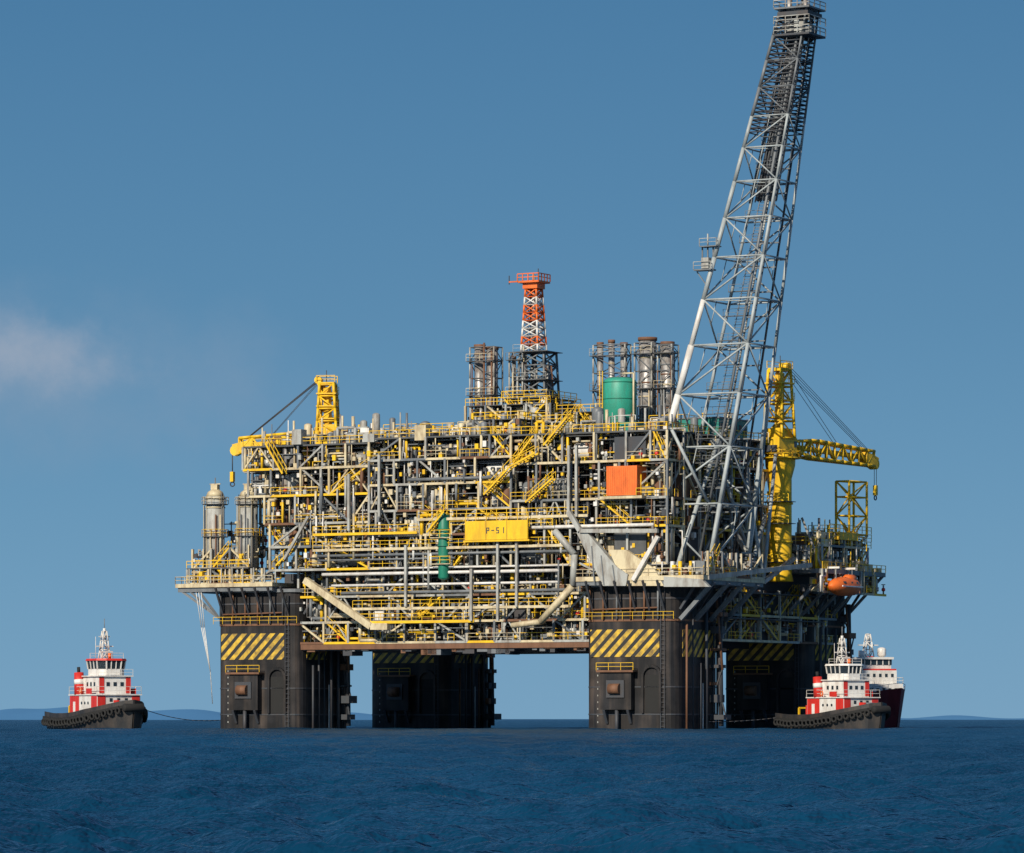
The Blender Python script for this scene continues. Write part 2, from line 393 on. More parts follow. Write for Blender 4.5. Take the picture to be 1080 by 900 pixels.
for a,b in [((300,590),(325,545)),((600,470),(600,545)),((608,470),(608,545)),((497,600),(497,655)),((525,570),(525,655)),((545,570),(545,640)),((400,480),(400,545)),((428,575),(428,640)),((368,500),(368,560))]:
    fb(*a,*b,0.4,'light_grey_paint')
for i in range(34):
    x=R.uniform(320,600);y=R.uniform(480,600); fb(x,y,x,y+R.uniform(12,50),R.choice([.2,.3,.4]),R.choice(['cream_paint','light_grey_paint','white_paint','mid_grey_paint']),cyl=True,v=VF-.4)
for (x1,y1,x2,y2) in [(512,522,540,492),(540,492,566,478),(556,530,584,505),(300,500,282,468),(575,470,600,440),(470,540,452,562)]:
    v=VF-1.2;a=u_at(x1,v);b=u_at(x2,v)
    m.stair((a,v,z_at(y1,a,v)),(b,v,z_at(y2,b,v)),1.2,'yellow_paint')
m.build('front_face_structure',plat)
# yellow name board
m=MB(); v=VF-1.6; a,b=u_at(491,v),u_at(557,v); zt,zb=z_at(550,a,v),z_at(570,a,v)
m.box(a,b,v-0.15,v+0.15,zb,zt,'yellow_paint')
def glyph(x,z,w,h,bits):
    t=.13
    segs=[(0,0,w,t),(0,h/2-t/2,w,h/2+t/2),(0,h-t,w,h),(0,0,t,h/2),(0,h/2,t,h),(w-t,0,w,h/2),(w-t,h/2,w,h)]
    for i,sg in enumerate(segs):
        if bits>>i&1: m.box(x+sg[0],x+sg[2],v-0.19-.004*i,v-0.15,z+sg[1],z+sg[3],'dark_steel')
x=a+(b-a)/2-1.7
for bits in (0b1011110,0b0000010,0b0110111,0b1100000): glyph(x,zb+.95,.5,.9,bits); x+=.85
m.box(a-0.3,b+0.3,v-0.2,v+1.5,zb-0.3,zb-0.05,'yellow_paint')
for x in (a,a+(b-a)/3,a+2*(b-a)/3,b-.12): m.box(x,x+.06,v-.2,v-.152,zb,zt,'rust_brown' if a<x<b-.2 else 'yellow_paint')
m.rail((a,v,zt+0.05),(b,v,zt+0.05)); m.rail((a-3,v+.4,zt-1),(a,v+.4,zt-1)); m.rail((b,v+.4,zt-1),(b+4,v+.4,zt-1))
m.build('name_board',plat)
m=MB()
v=VF-1.2;a,b=u_at(640,v),u_at(672,v);zb,zt=z_at(523,a,v),z_at(492,a,v)
m.box(a,b,v,v+3,zb,zt,'orange_paint')
for i in range(14):
    x=a+(b-a)*(i+.5)/14; m.box(x-.07,x+.07,v-0.05,v-0.003,zb+.25,zt-.25,'orange_paint')
for x in (a,b-.15): m.box(x-.02,x+.17,v-.09,v-.052,zb,zt,'orange_paint')
m.box(a-1,b+1,v-0.4,v+3.2,zb-0.5,zb-0.1,'cream_paint'); m.rail((b,v-.3,zb-.1),(b+3,v-.3,zb-.1))
m.build('orange_container',plat)
m=MB()
u,v=57,6;zb,zt=z_at(466,u,v),z_at(399,u,v)
m.loft((u,v,zb),(u,v,zt),[(0,2.6),(0.93,2.6),(0.965,2.45),(1,1.9)],'tank_green',28)
for q in (0.0,0.33,0.66,0.92): m.loft((u,v,zb+(zt-zb)*q),(u,v,zb+(zt-zb)*q+0.15),[(0,2.65),(1,2.65)],'green_paint',28)
m.box(u-3.2,u+3.2,v-3.2,v+3.2,zb-0.6,zb-0.05,'cream_paint')
for q in (-0.25,.25): m.beam((u-2.0+q,v-2.3,zb),(u-2.0+q,v-2.3,zt+1),0.1,'yellow_paint')
m.loft((u,v,zt),(u,v,zt+0.1),[(0,1.7),(1,1.7)],'deck_grey',20); m.rail((u-3.2,v-3.2,zb),(u+3.2,v-3.2,zb))
m.pipe([(u+2.9,v-1,zb),(u+2.9,v-1,zt+.6),(u+1,v-1,zt+.6)],.15,'cream_paint')
m.build('green_tank',plat)
m=MB(); v=VF-.4;u=u_at(468,v);zb,zt=z_at(612,u,v),z_at(541,u,v)
m.vessel((u,v,zb),(u,v,zt),0.85,'green_paint',16)
for q in (.25,.5,.75): m.loft((u,v,zb+(zt-zb)*q),(u,v,zb+(zt-zb)*q+.2),[(0,1.0),(1,1.0)],'green_paint',16)
for z in (zb+2.5,zb+6.5): m.rail((u-1.8,v-1.2,z),(u+1.8,v-1.2,z)); m.box(u-1.8,u+1.8,v-1.2,v-.9,z-.12,z,'cream_paint')
m.build('green_column_vessel',plat)
m=MB()
m.box(63,72.4,9,19,44.75,47.4,'teal_paint'); m.box(62.8,72.6,8.8,19.2,47.4,47.6,'mid_grey_paint')
for i in range(6): m.box(72.41,72.46,9.6+i*1.6,10.5+i*1.6,45.5,46.7,'dark_steel')
m.box(61,65,-4,2,44.75,46.3,'teal_paint')
m.build('teal_shelter',plat)
# ------------------------------------------------------------------ roof clutter
m=MB()
def blk(u0,u1,v0,v1,h):
    z0=44.7; nz=max(1,int(round(h/3.0)))
    for k in range(nz):
        a=z0+h*k/nz;b=z0+h*(k+1)/nz
        s=u0
        while s<u1-0.5:
            e=min(s+3.6,u1); bay(m,lambda s_,d,z:(s_,v0+d,z),s,e,a,b,min(4,v1-v0),0.8); s=e
        bay(m,lambda s_,d,z:(u1-d,s_,z),v0,v1,a,b,2,0.7)
        m.box(u0+.5,u1-.5,v0+2.5,v1,a,b-0.5,R.choice(['dark_steel','mid_grey_paint','deck_grey']))
        m.box(u0,u1,v0,v1,b-0.1,b,'deck_grey')
    m.rail((u0,v0,z0+h),(u1,v0,z0+h)); m.rail((u1,v0,z0+h),(u1,v1,z0+h))
blk(0,7,2,10,1.3); blk(9,15,-5,4,1.3); blk(15,21,6,16,2.2); blk(24,30,2,12,1.8)
blk(31,46,4,14,5.6); blk(33,41,12,22,7.2); blk(46,54,6,16,4.2); blk(60,66,10,22,2.4); blk(38,46,-6,2,2.6); blk(50,55,-6,0,1.8)
for i in range(700):
    u=R.uniform(-1,71);v=R.uniform(VF+.2,26);h=R.choice([0.6,1,1.3,1.8,2.2,2.8,3.4,4.2]);r=R.choice([.06,.08,.12,.18,.25])
    c=R.choice(PC);k=R.random()
    if k<0.45: m.cyl((u,v,44.3),(u,v,44.6+h),r,c,6)
    elif k<0.72:
        w=R.uniform(1,4); m.pipe([(u,v,44.3),(u,v,44.6+h*.6),(u+w,v,44.6+h*.6),(u+w,v,44.3)],r,c)
    elif k<0.9:
        q=R.uniform(.3,1.1); m.box(u-q,u+q,v-q,v+q,44.3,44.75+h*.45,c)
    else: m.vessel((u,v,44.4),(u,v,44.7+max(1.5,h)),R.uniform(.4,.9),R.choice(['cream_paint','light_grey_paint','mid_grey_paint']),12)
m.rail((-2,VF,44.3),(21,VF,44.3)); m.rail((21,VF,44.9),(46,VF,44.9)); m.rail((46,VF,44.7),(UR,VF,44.7)); m.rail((UR,VF,44.7),(UR,28,44.7))
m.build('roof_equipment',plat)
# ------------------------------------------------------------------ exhaust stacks
def stack(name,items,frame,zb,zt):
    m=MB()
    for (u,v,r,dz) in items:
        m.cyl((u,v,zb),(u,v,zt+dz),r,'steel_silver',16)
        m.cyl((u,v,zt+dz),(u,v,zt+dz+.5),r*1.12,'rust_brown',16)
        k=zb+1
        while k<zt+dz:
            m.cyl((u,v,k),(u,v,k+.2),r*1.06,R.choice(['mid_grey_paint','rust_brown','cream_paint']),16); k+=R.uniform(1.2,2.4)
    (u0,u1,v0,v1)=frame
    secs=[];k=zb
    while k<zt-1:
        secs.append([(u0,v0,k),(u1,v0,k),(u1,v1,k),(u0,v1,k)]); k+=2.7
    secs.append([(u0,v0,zt),(u1,v0,zt),(u1,v1,zt),(u0,v1,zt)])
    m.lattice(secs,0.14,0.08,'light_grey_paint','mid_grey_paint')
    for sct in secs[1::2]:
        z=sct[0][2]
        m.box(u0-.3,u1+.3,v0-.7,v0,z-.1,z,'deck_grey'); m.rail((u0-.3,v0-.7,z),(u1+.3,v0-.7,z),R.choice(['cream_paint','mid_grey_paint','light_grey_paint']),t=.06)
    for i in range(10):
        u=R.uniform(u0,u1);v=R.choice([v0-.2,v1]); m.cyl((u,v,zb),(u,v,R.uniform(zb+4,zt+1)),R.choice([.06,.1,.16]),R.choice(['mid_grey_paint','light_grey_paint','rust_brown','cream_paint']),6)
    m.build(name,plat)
v=16
a=u_at(506,v);b=u_at(519,v); z1=z_at(367,a,v)
stack('exhaust_stack_a',[(a,v,.85,0),(b,v,.95,-.4)],(a-1.0,b+1.1,v-1.4,v+1.4),44.7,z1)
a=u_at(542,v);b=u_at(553,v)
stack('exhaust_stack_b',[(a,v,.35,-1),(b,v,.3,-2)],(a-.5,b,v-.6,v+.6),44.7,z1-1)
a=u_at(633,v);b=u_at(645,v);c=u_at(658,v);z1=z_at(364,b,v)
stack('exhaust_stack_c',[(a,v,.5,0),(b,v,.5,.3),(c,v,.55,-.2)],(a-.7,c+.7,v-1.0,v+1.0),44.7,z1)
a=u_at(683,v);b=u_at(704,v)
stack('exhaust_stack_d',[(a,v,1.35,.4)],(a-1.5,a+1.45,v-1.5,v+1.5),44.7,z1)
stack('exhaust_stack_e',[(b,v,1.0,0)],(b-1.1,b+1.3,v-1.2,v+1.2),44.7,z1-.4)
# ------------------------------------------------------------------ vent tower (red / white)
m=MB(); v=18;u=u_at(563,v);zt=z_at(297,u,v);zm=z_at(372,u,v)
secs=[sq(u+.8,v,z,5.4-.8*i/4) for i,z in enumerate([44.7,47.5,50,52.5,55,57.3,zm])]
m.lattice(secs,.2,.13,'mid_grey_paint','mid_grey_paint',x=True)
for k in (50,55,zm): m.box(u-2.1,u+3.8,v-3.0,v+2.6,k-.1,k,'deck_grey'); m.rail((u-2.1,v-3.0,k),(u+3.8,v-3.0,k),'light_grey_paint',t=.06)
for i in range(18):
    x=u+R.uniform(-1.7,3.3); m.cyl((x,v+R.uniform(-2,2),44.7),(x,v,R.uniform(54,60)),R.choice([.12,.2,.3]),R.choice(['mid_grey_paint','light_grey_paint','dark_steel','rust_brown']))
nb=9
for i in range(nb):
    t0=i/nb;t1=(i+1)/nb
    za=zm+(zt-zm)*t0;zb=zm+(zt-zm)*t1
    c='orange_paint' if i in (1,4,5,7,8) else 'white_paint'
    wa=3.0-1.2*t0;wb=3.0-1.2*t1
    m.lattice([sq(u,v,za,wa),sq(u,v,zb,wb)],.17,.10,c,x=True)
m.cyl((u,v,zm),(u,v,zt+1),.3,'steel_silver',10)
m.box(u-1.9,u+1.9,v-1.9,v+1.9,zt-.3,zt,'orange_paint'); m.box(u-1.3,u+1.3,v-1.3,v+1.3,zt-1.2,zt-.3,'orange_paint')
for q in ((-1.9,-1.9,1.9,-1.9),(1.9,-1.9,1.9,1.9)): m.rail((u+q[0],v+q[1],zt),(u+q[2],v+q[3],zt),'orange_paint',t=.14,step=.9)
m.beam((u-3.4,v-1.9,zt-.1),(u-1.8,v-1.9,zt-.1),.2,'orange_paint'); m.beam((u-3.4,v-1.9,zt-.5),(u-3.4,v-1.9,zt+.9),.12,'dark_steel')
m.cyl((u+.8,v,zt),(u+.8,v,zt+2),.08,'dark_steel')
m.build('vent_tower',plat)
# ------------------------------------------------------------------ flare boom
m=MB()
B0=Vector((70.5,3,24.5));B1=Vector((88.8,3,107.4));S0,S1=12.8,4.3
def sec(t):
    c=B0.lerp(B1,t); s=S0+(S1-S0)*t
    return [Vector(p) for p in sq(c.x,c.y,c.z,s)]
ts=[0];t=0
while t<0.995:
    t+= (S0+(S1-S0)*t)*0.74/ (B1-B0).length
    ts.append(min(t,1))
N=len(ts)-1
for i in range(N):
    A,B=sec(ts[i]),sec(ts[i+1]); tt=ts[i]
    rc=0.48-0.27*tt; rb=0.17-0.07*tt
    for k in range(4):
        rck=rc*((1.3 if tt<.35 else 1.05) if k==0 else (0.95 if (k==2 and tt<.3) else 0.7))
        cc='boom_grey' if tt<.8 else 'mid_grey_paint'
        m.cyl(A[k],B[k],rck,'white_paint' if (k==0 and tt<.45) else cc,10)
        m.cyl(B[k],B[(k+1)%4],rb,cc,6)
        if (i+k)%2: m.cyl(A[k],B[(k+1)%4],rb,cc,6)
        else: m.cyl(A[(k+1)%4],B[k],rb,cc,6)
        mid=(A[k]+A[(k+1)%4]+B[k]+B[(k+1)%4])/4
        m.cyl(mid,(B[k]+B[(k+1)%4])/2,rb*.55,cc,5)
    m.cyl(B[0],B[2],rb*.7,cc,5); m.cyl(B[1],B[3],rb*.55,cc,5)
def inn_pt(t,a,b):
    c=sec(t); s=c[0]; return s+(c[1]-s)*a+(c[3]-s)*b
for a,b,r,c in [(.75,.2,.2,'mid_grey_paint'),(.85,.35,.26,'mid_grey_paint'),(.6,.8,.2,'dark_steel'),(.45,.9,.16,'light_grey_paint'),(.75,.55,.14,'rust_brown'),(.9,.8,.18,'dark_steel')]:
    m.cyl(inn_pt(0,a,b),inn_pt(1,a,b),r,c,8)
for q in (.44,.56): m.cyl(inn_pt(0.02,q,.55),inn_pt(1,q,.45),.07,'mid_grey_paint',5)
for i in range(190):
    t=.02+.97*i/190; m.beam(inn_pt(t,.40,.55),inn_pt(t,.60,.55),.07,'mid_grey_paint')
for i in range(20):
    t=.10+.88*i/20
    m.beam(inn_pt(t,.3,.3),inn_pt(t,.85,.3),.5,'deck_grey',.12)
    m.rail(inn_pt(t,.3,.3),inn_pt(t,.85,.3),'mid_grey_paint',t=.06)
    m.beam(inn_pt(t,.6,.6),inn_pt(t,1,.6),.3,'mid_grey_paint',.2)
for i in range(30):
    t=.78+.22*i/30; a=sec(t)
    for k in range(4): m.cyl(a[k],a[(k+1)%4],.10,'dark_steel',5)
    if i%2:
        m.cyl(a[0],a[2],.1,'dark_steel',5); m.cyl(a[1],a[3],.1,'dark_steel',5)
for i in range(14):
    a=R.uniform(.05,.95);b=R.uniform(.05,.95); m.cyl(inn_pt(.66,a,b),inn_pt(1.01,a,b),R.choice([.1,.16,.22]),R.choice(['dark_steel','mid_grey_paint']),6)
T=B1
m.box(T.x-2.9,T.x+2.9,T.y-2.9,T.y+2.9,T.z-4.2,T.z-3.9,'dark_steel')
m.box(T.x-2.5,T.x+2.5,T.y-2.5,T.y+2.5,T.z-1.2,T.z-.6,'dark_steel')
m.box(T.x-2.9,T.x+2.9,T.y-2.9,T.y+2.9,T.z-.2,T.z+.05,'mid_grey_paint')
for zz in (-.0,-3.9,-2.4):
    for q in ((-2.9,-2.9,2.9,-2.9),(2.9,-2.9,2.9,2.9),(-2.9,-2.9,-2.9,2.9)): m.rail((T.x+q[0],T.y+q[1],T.z+zz),(T.x+q[2],T.y+q[3],T.z+zz),'light_grey_paint',t=.12)
for i in range(12):
    x=R.uniform(-2.3,2);y=R.uniform(-2.5,-1); m.box(T.x+x,T.x+x+R.uniform(.3,1),T.y+y,T.y+y+1,T.z-3.8,T.z-R.uniform(1.5,3),R.choice(['dark_steel','mid_grey_paint','light_grey_paint']))
for (a,b,r) in [(-1.2,-1,.55),(1.2,-.5,.5),(0,1.4,.4),(-2,1,.3)]:
    m.cyl((T.x+a,T.y+b,T.z-3),(T.x+a,T.y+b,T.z+2.4),r*.7,'steel_silver',10); m.cyl((T.x+a,T.y+b,T.z+1.4),(T.x+a,T.y+b,T.z+3.2),r,'dark_steel',10)
t=.535; p=sec(t)[0]
m.box(p.x-2.6,p.x+.3,p.y-.8,p.y+1,p.z-.1,p.z+.1,'mid_grey_paint'); m.rail((p.x-2.6,p.y-.8,p.z+.1),(p.x+.3,p.y-.8,p.z+.1),'light_grey_paint')
m.box(p.x-1.6,p.x+1.2,p.y-.8,p.y+1,p.z+3.4,p.z+3.55,'mid_grey_paint')
for q in (-1.5,-.6,.3): m.cyl((p.x+q,p.y,p.z),(p.x+q,p.y,p.z+3.5),.12,'mid_grey_paint',6)
m.rail((p.x-1.6,p.y-.8,p.z+3.55),(p.x+1.2,p.y-.8,p.z+3.55),'light_grey_paint')
m.box(p.x-1.4,p.x-.2,p.y-.6,p.y+.4,p.z+.2,p.z+1.8,'light_grey_paint')
m.cyl((p.x-.6,p.y,p.z+3.5),(p.x-.6,p.y,p.z+5.4),.12,'light_grey_paint',6)
m.beam((p.x-2.4,p.y,p.z-.2),(p.x-.3,p.y,p.z-3),.15,'mid_grey_paint')
m.cyl(sec(.06)[0],(63.2,-8.2,22.9),.62,'white_paint',12)
m.cyl(sec(.0)[2],(78.2,10.6,22.9),.5,'boom_grey',12)
m.build('flare_boom',plat)
# ---- boom foundation
m=MB()
m.box(57,79,VF-1,11.5,22.2,22.9,'cream_paint')
m.box(57.2,78.8,VF-.8,11.3,21.6,22.2,'mid_grey_paint')
for k,(u,v) in enumerate([(64.2,-3.4),(76.9,-3.4),(76.9,9.4),(64.2,9.4)]):
    m.loft((u,v,22.9),(u,v,25.2),[(0,1.3),(1,.75)],'light_grey_paint',4)
m.rail((57,VF-1,22.9),(79,VF-1,22.9),'cream_paint'); m.rail((79,VF-1,22.9),(79,11.5,22.9),'cream_paint')
def plate(pts,y0,y1,c):
    n=len(pts); vs=[(x,y0,z) for x,z in pts]+[(x,y1,z) for x,z in pts]
    fs=[tuple(range(n)),tuple(range(n,2*n))[::-1]]+[(k,n+k,n+(k+1)%n,(k+1)%n) for k in range(n)]
    m._add(vs,fs,c)
def fp(pxs,v,th,c):
    pts=[]
    for x,y in pxs:
        u=u_at(x,v); pts.append((u,z_at(y,u,v)))
    plate(pts,v,v+th,c)
v=VF-1.3
fp([(608,562),(616,558),(650,598),(662,606),(660,618),(636,618)],v,1.2,'light_grey_paint')
fp([(642,580),(660,580),(690,600),(700,618),(660,618),(655,610)],v+.4,.8,'cream_paint')
fp([(700,608),(740,611),(748,619),(700,619)],v+.2,.8,'light_grey_paint')
for px in (624,634,646): fb(px,px-48 if px<640 else 596,px+3,617,.16,'mid_grey_paint',v-.06)
fb(694,566,668,612,.6,'white_paint',v)
fb(612,560,694,560,.6,'light_grey_paint',v)
fb(600,540,612,560,.7,'light_grey_paint',v)
for y in (-6,-1,4,9):
    m.beam((79,y,22),(73.5,y,16.5),.6,'mid_grey_paint')
m.beam((79,-8,22.6),(79,28,25.5),.4,'light_grey_paint',.7)
for a,b in [((78.7,11.5,22.4),(76.5,27,26.5)),((78.7,11.5,22.4),(74,11.5,30))]: m.beam(a,b,.6,'light_grey_paint')
m.build('flare_boom_foundation',plat)
m=MB()
for a,b,r in [((72.8,-6,24),(72.8,8,44),.36),((72.8,20,25),(72.8,6,44),.32),((76,12,23),(73,24,33),.36),((73,-8,44.6),(76.5,-3,34),.25),((79,11,23),(74,26,44),.28),((79,11,23),(77,9,38),.3)]:
    m.cyl(a,b,r,'boom_grey',8)
for s in range(4): bay(m,lambda s_,d,z:(79-d,s_,z),-8+s*4.8,-3.5+s*4.8,22.9,26.5,3,0.8)
for s in range(4): bay(m,lambda s_,d,z:(s_,VF-.6+d,z),58+s*5,62.5+s*5,22.9,25,3,0.8,edge=False)
m.build('side_bracing',plat)
# ------------------------------------------------------------------ aft utility deck
m=MB()
m.box(56,76,28.3,56,24.4,24.9,'deck_grey')
m.box(60,75,30,55,28.6,28.9,'deck_grey')
m.box(71,80,30,54,24.3,25.0,'mid_grey_paint')
rz=lambda s,d,z:(80-d,s,z); rz2=lambda s,d,z:(77-d,s,z)
for s in range(5):
    bay(m,rz,30+s*4.8,34.8+s*4.8,21.4,25,3,0.7); bay(m,rz2,30+s*4.8,34.8+s*4.8,25,28.7,4,1.3)
    if s>0: bay(m,rz2,30+s*4.8,34.8+s*4.8,28.9,31,3,0.7)
    m.box(66,73,30.5+s*4.8,34.6+s*4.8,25,28.4,R.choice(['dark_steel','mid_grey_paint']))
for s in range(3): bay(m,lambda s_,d,z:(s_,29.4+d,z),66+s*4,70+s*4,25,28.7,3,1)
for s in range(6): bay(m,lambda s_,d,z:(73.6-d,s_,z),7+s*7,14+s*7,13.6,17.5,3,1.1); bay(m,lambda s_,d,z:(73.6-d,s_,z),7+s*7,14+s*7,17.5,21.5,3,1.1)
for z in (17,21): m.box(70,75,7,42,z-.15,z,'deck_grey')
m.rail((80,30,25),(80,54,25)); m.rail((72,30,28.9),(77,30,28.9)); m.rail((77,30,28.9),(77,55,28.9))
for i in range(5): m.beam((80,31+i*5.5,24.5),(73.5,31+i*5.5,18),.4,'mid_grey_paint')
m.box(72,77.5,42,49,30.0,31.2,'yellow_paint'); m.box(72.5,77,36,40,28.9,31,'cream_paint')
m.rail((77.5,38,31.2),(77.5,54,31.2)); m.rail((72,42,31.2),(77.5,42,31.2)); m.rail((77.5,38,30),(77.5,54,30))
m.lattice([[(74.5,47,z),(76.8,47,z),(77.6,52,z),(75.3,52,z)] for z in (31,34,37,39.5)],.2,.13,'yellow_paint')
m.cyl((79,53,22),(73,53,33),.3,'cream_paint'); m.cyl((79.5,31,25),(76,31,33),.2,'light_grey_paint')
for i in range(70):
    u=R.uniform(67,80);v=R.uniform(30,54);b=25 if u>77 else 28.9
    m.cyl((u,v,b),(u,v,b+R.uniform(1,4.5)),R.choice([.08,.12,.2]),R.choice(PC),6)
    if i%2: q=R.uniform(.3,.8);m.box(u-q,u+q,v-q,v+q,b,b+R.uniform(.6,2),R.choice(PC))
m.vessel((70,34,29),(70,34,32.5),1.5,'mid_grey_paint',16)
m.build('aft_utility_deck',plat)
m=MB()
u,v,z=81.2,35.5,22.3
prof=[(0,.05),(.05,.65),(.15,1.1),(.3,1.45),(.6,1.5),(.82,1.3),(.94,.8),(1,.1)]
m.loft((u,v-5.2,z),(u,v+5.2,z),prof,'orange_paint',14)
m.loft((u,v+.5,z+1.1),(u,v+3.6,z+1.1),[(0,.4),(.15,.85),(.85,.85),(1,.4)],'orange_paint',10)
m.box(u+1.4,u+1.56,v-3.8,v+3.8,z-.1,z+.1,'white_paint')
for q in (-2.5,0,2): m.box(u+1.1,u+1.38,v+q-.25,v+q+.25,z+.45,z+.75,'glass_dark')
for q in (-3,3): m.beam((u,v+q,z+1),(u,v+q,z+3),.15,'mid_grey_paint'); m.beam((u-3,v+q,z+2.9),(u+.6,v+q,z+2.9),.3,'white_paint')
m.build('lifeboat',plat)

# ------------------------------------------------------------------ cranes
def crane(name,base,zb,zt,tip,r,ztop):
    m=MB(); u,v=base; Y='yellow_paint'
    d=Vector((tip[0]-u,tip[1]-v,0)).normalized(); n=Vector((-d.y,d.x,0)); o=Vector((u,v,0))
    m.loft((u,v,zb),(u,v,zt),[(0,r*1.15),(.06,r),(.8,r),(.9,r*1.3),(1,r*1.35)],Y,20)
    for q in (.3,.6): m.cyl((u,v,zb+(zt-zb)*q),(u,v,zb+(zt-zb)*q+.3),r*1.12,Y,20)
    for q in (.15,.45,.62): m.rail((u-r*1.5,v-r*1.5,zb+(zt-zb)*q),(u+r*1.5,v-r*1.5,zb+(zt-zb)*q),Y); m.box(u-r*1.5,u+r*1.5,v-r*1.5,v,zb+(zt-zb)*q-.1,zb+(zt-zb)*q,'deck_grey')
    m.cyl((u,v,zt-.9),(u,v,zt-.7),r*1.8,Y,20)
    for i in range(12):
        a=2*math.pi*i/12;b=2*math.pi*(i+1)/12
        m.rail((u+r*1.8*math.cos(a),v+r*1.8*math.sin(a),zt-.7),(u+r*1.8*math.cos(b),v+r*1.8*math.sin(b),zt-.7),Y)
    def P(a,b,z): q=o+d*a+n*b; return (q.x,q.y,z)
    m.beam(P(-r*1.5,0,zt+1.2),P(r*1.3,0,zt+1.2),r*1.8,Y,2.3)
    m.beam(P(-r*1.2,0,zt+3),P(r*.8,0,zt+3),r*1.5,Y,1.6)
    m.beam(P(r*.5,r*1.3,zt+1.6),P(r*1.9,r*1.3,zt+1.6),r*.8,Y,2.2)
    m.beam(P(r*1.9,r*1.3,zt+1.9),P(r*1.95,r*1.3,zt+1.9),r*.7,'glass_dark',1.2)
    m.beam(P(r*.8,-r*.92,zt+1.4),P(r*1.2,-r*.92,zt+1.4),.06,'glass_dark',.9)
    m.beam(P(-r*1.8,0,zt+.6),P(-r*1.5,0,zt+.6),r*1.4,'dark_steel',1.0)
    hh=ztop-(zt+2.3); secs=[]
    for i in range(5):
        t=i/4; s=r*1.2*(1-.3*t); secs.append([P(-s,-s*.8,zt+2.3+hh*t),P(s*.7,-s*.8,zt+2.3+hh*t),P(s*.7,s*.8,zt+2.3+hh*t),P(-s,s*.8,zt+2.3+hh*t)])
    m.lattice(secs,.24,.14,Y,x=False)
    m.beam(P(-.3,0,zt+2.2),P(-.1,0,ztop-.5),r*.6,Y)
    m.beam(P(-.2,0,zt+2.2),P(.5,0,ztop-.5),.25,'dark_steel')
    for q in (.3,.55,.8): m.beam(P(-r*1.1,0,zt+2.3+hh*q),P(r*.9,0,zt+2.3+hh*q),r*1.8,Y,.2); m.rail(P(-r*1.1,-r*.9,zt+2.4+hh*q),P(r*.9,-r*.9,zt+2.4+hh*q),Y,t=.07)
    m.beam(P(-r*.9,0,ztop),P(r*.8,0,ztop),r*1.4,Y,.5)
    for q in (-1,1): m.rail(P(-r,q*r*.7,ztop+.2),P(r*.9,q*r*.7,ztop+.2),Y)
    m.cyl(P(r*.8,-.8,ztop+.6),P(r*.8,.8,ztop+.6),.6,Y,12)
    m.cyl(P(0,0,ztop+.2),P(0,0,ztop+2.2),.07,'dark_steel')
    a0=Vector(P(r*1.2,0,zt+1.2)); a1=Vector(tip); bl=(a1-a0).length; bd=(a1-a0).normalized()
    up=Vector((0,0,1)); ns=max(6,int(bl/2.4)); secs=[]
    for i in range(ns+1):
        t=i/ns; hgt=(1.3+1.7*min(1,t*4)*(1-.4*t)); wd=2.4-1.2*t; c=a0.lerp(a1,t)
        secs.append([c-n*wd/2-up*hgt/2,c+n*wd/2-up*hgt/2,c+n*wd/2+up*hgt/2,c-n*wd/2+up*hgt/2])
    m.lattice(secs,.26,.16,Y)
    m.beam(a0.lerp(a1,.1),a0.lerp(a1,.98),.9,Y,.7)
    m.beam(a1-bd*2.4,a1+bd*.9-up*.7,1.5,Y,1.8); m.cyl(a1+bd*.6-up*.8-n*.6,a1+bd*.6-up*.8+n*.6,.9,Y,12)
    for q in (-.8,-.3,.3,.8):
        m.cyl(P(r*.8,q,ztop+.6),tuple(a1+n*q*.6+up*.9-bd*1.0),.045,'dark_steel',5)
    for q in (-.5,.5): m.cyl(P(r*.8,q,ztop+.3),tuple(a0.lerp(a1,.6)+n*q*.6+up*.9),.045,'dark_steel',5)
    for q in (-.2,.2): m.cyl(tuple(a1+bd*1.2-up*.8+n*q),tuple(a1+bd*1.2-up*4.6+n*q),.05,'dark_steel',5)
    h=a1+bd*1.2-up*5; m.beam(h-up*.8,h+up*.8,.6,Y); m.torus(h-up*1.2,n,.35,.1,'dark_steel')
    m.build(name,plat)
crane('pedestal_crane_a',(73.8,27.8),23,z_at(478,73,27),(77.5,54,z_at(484,77,54)),1.8,z_at(390,73,27))
crane('pedestal_crane_b',(-1.6,16),40,z_at(465,-1,16)-1.2,(-15,11,z_at(470,-15,11)),1.6,z_at(405,-1,16))
# ------------------------------------------------------------------ left balcony and tanks
m=MB()
m.box(-14,4,-9.5,9,22.3,22.9,'cream_paint'); m.box(-13.7,3.8,-9.2,8.8,21.6,22.3,'mid_grey_paint')
m.rail((-14,-9.5,22.9),(4,-9.5,22.9),'cream_paint'); m.rail((-14,-9.5,22.9),(-14,9,22.9),'cream_paint')
m.box(-12.5,-1,-8.5,-1,25.2,25.4,'deck_grey'); m.rail((-12.5,-8.5,25.4),(-1,-8.5,25.4))
for x in range(-12,5,2): m.beam((x,-8.5,22.9),(x,-8.5,25.3),.2,'light_grey_paint')
for x in (-13,-11.5,-9.8): m.beam((x,-9,21.7),(-7.4,-7,17.5),.35,'mid_grey_paint')
for s in range(4): bay(m,lambda a,d,z:(a,-8.3+d,z),-12.5+s*4,-8.5+s*4,22.9,25.2,2,.9)
for s in range(3): bay(m,lambda a,d,z:(a,-6+d,z),-13+s*3.5,-9.5+s*3.5,25.4,28.5,4,.9)
fr=lambda s,d,z:(s,-1+d,z)
for k,z in enumerate((28.6,32.3,36.6,40.8)):
    x0=(-3,-3.5,-5,-6.5)[k]
    bay(m,fr,x0,x0+4,z,z+4,4,1.2); bay(m,fr,x0+4,x0+8,z,z+4,4,1.2); m.box(x0+1,3,2,12,z,z+3.6,'dark_steel'); m.box(x0,4,-1,10,z-.2,z,'deck_grey')
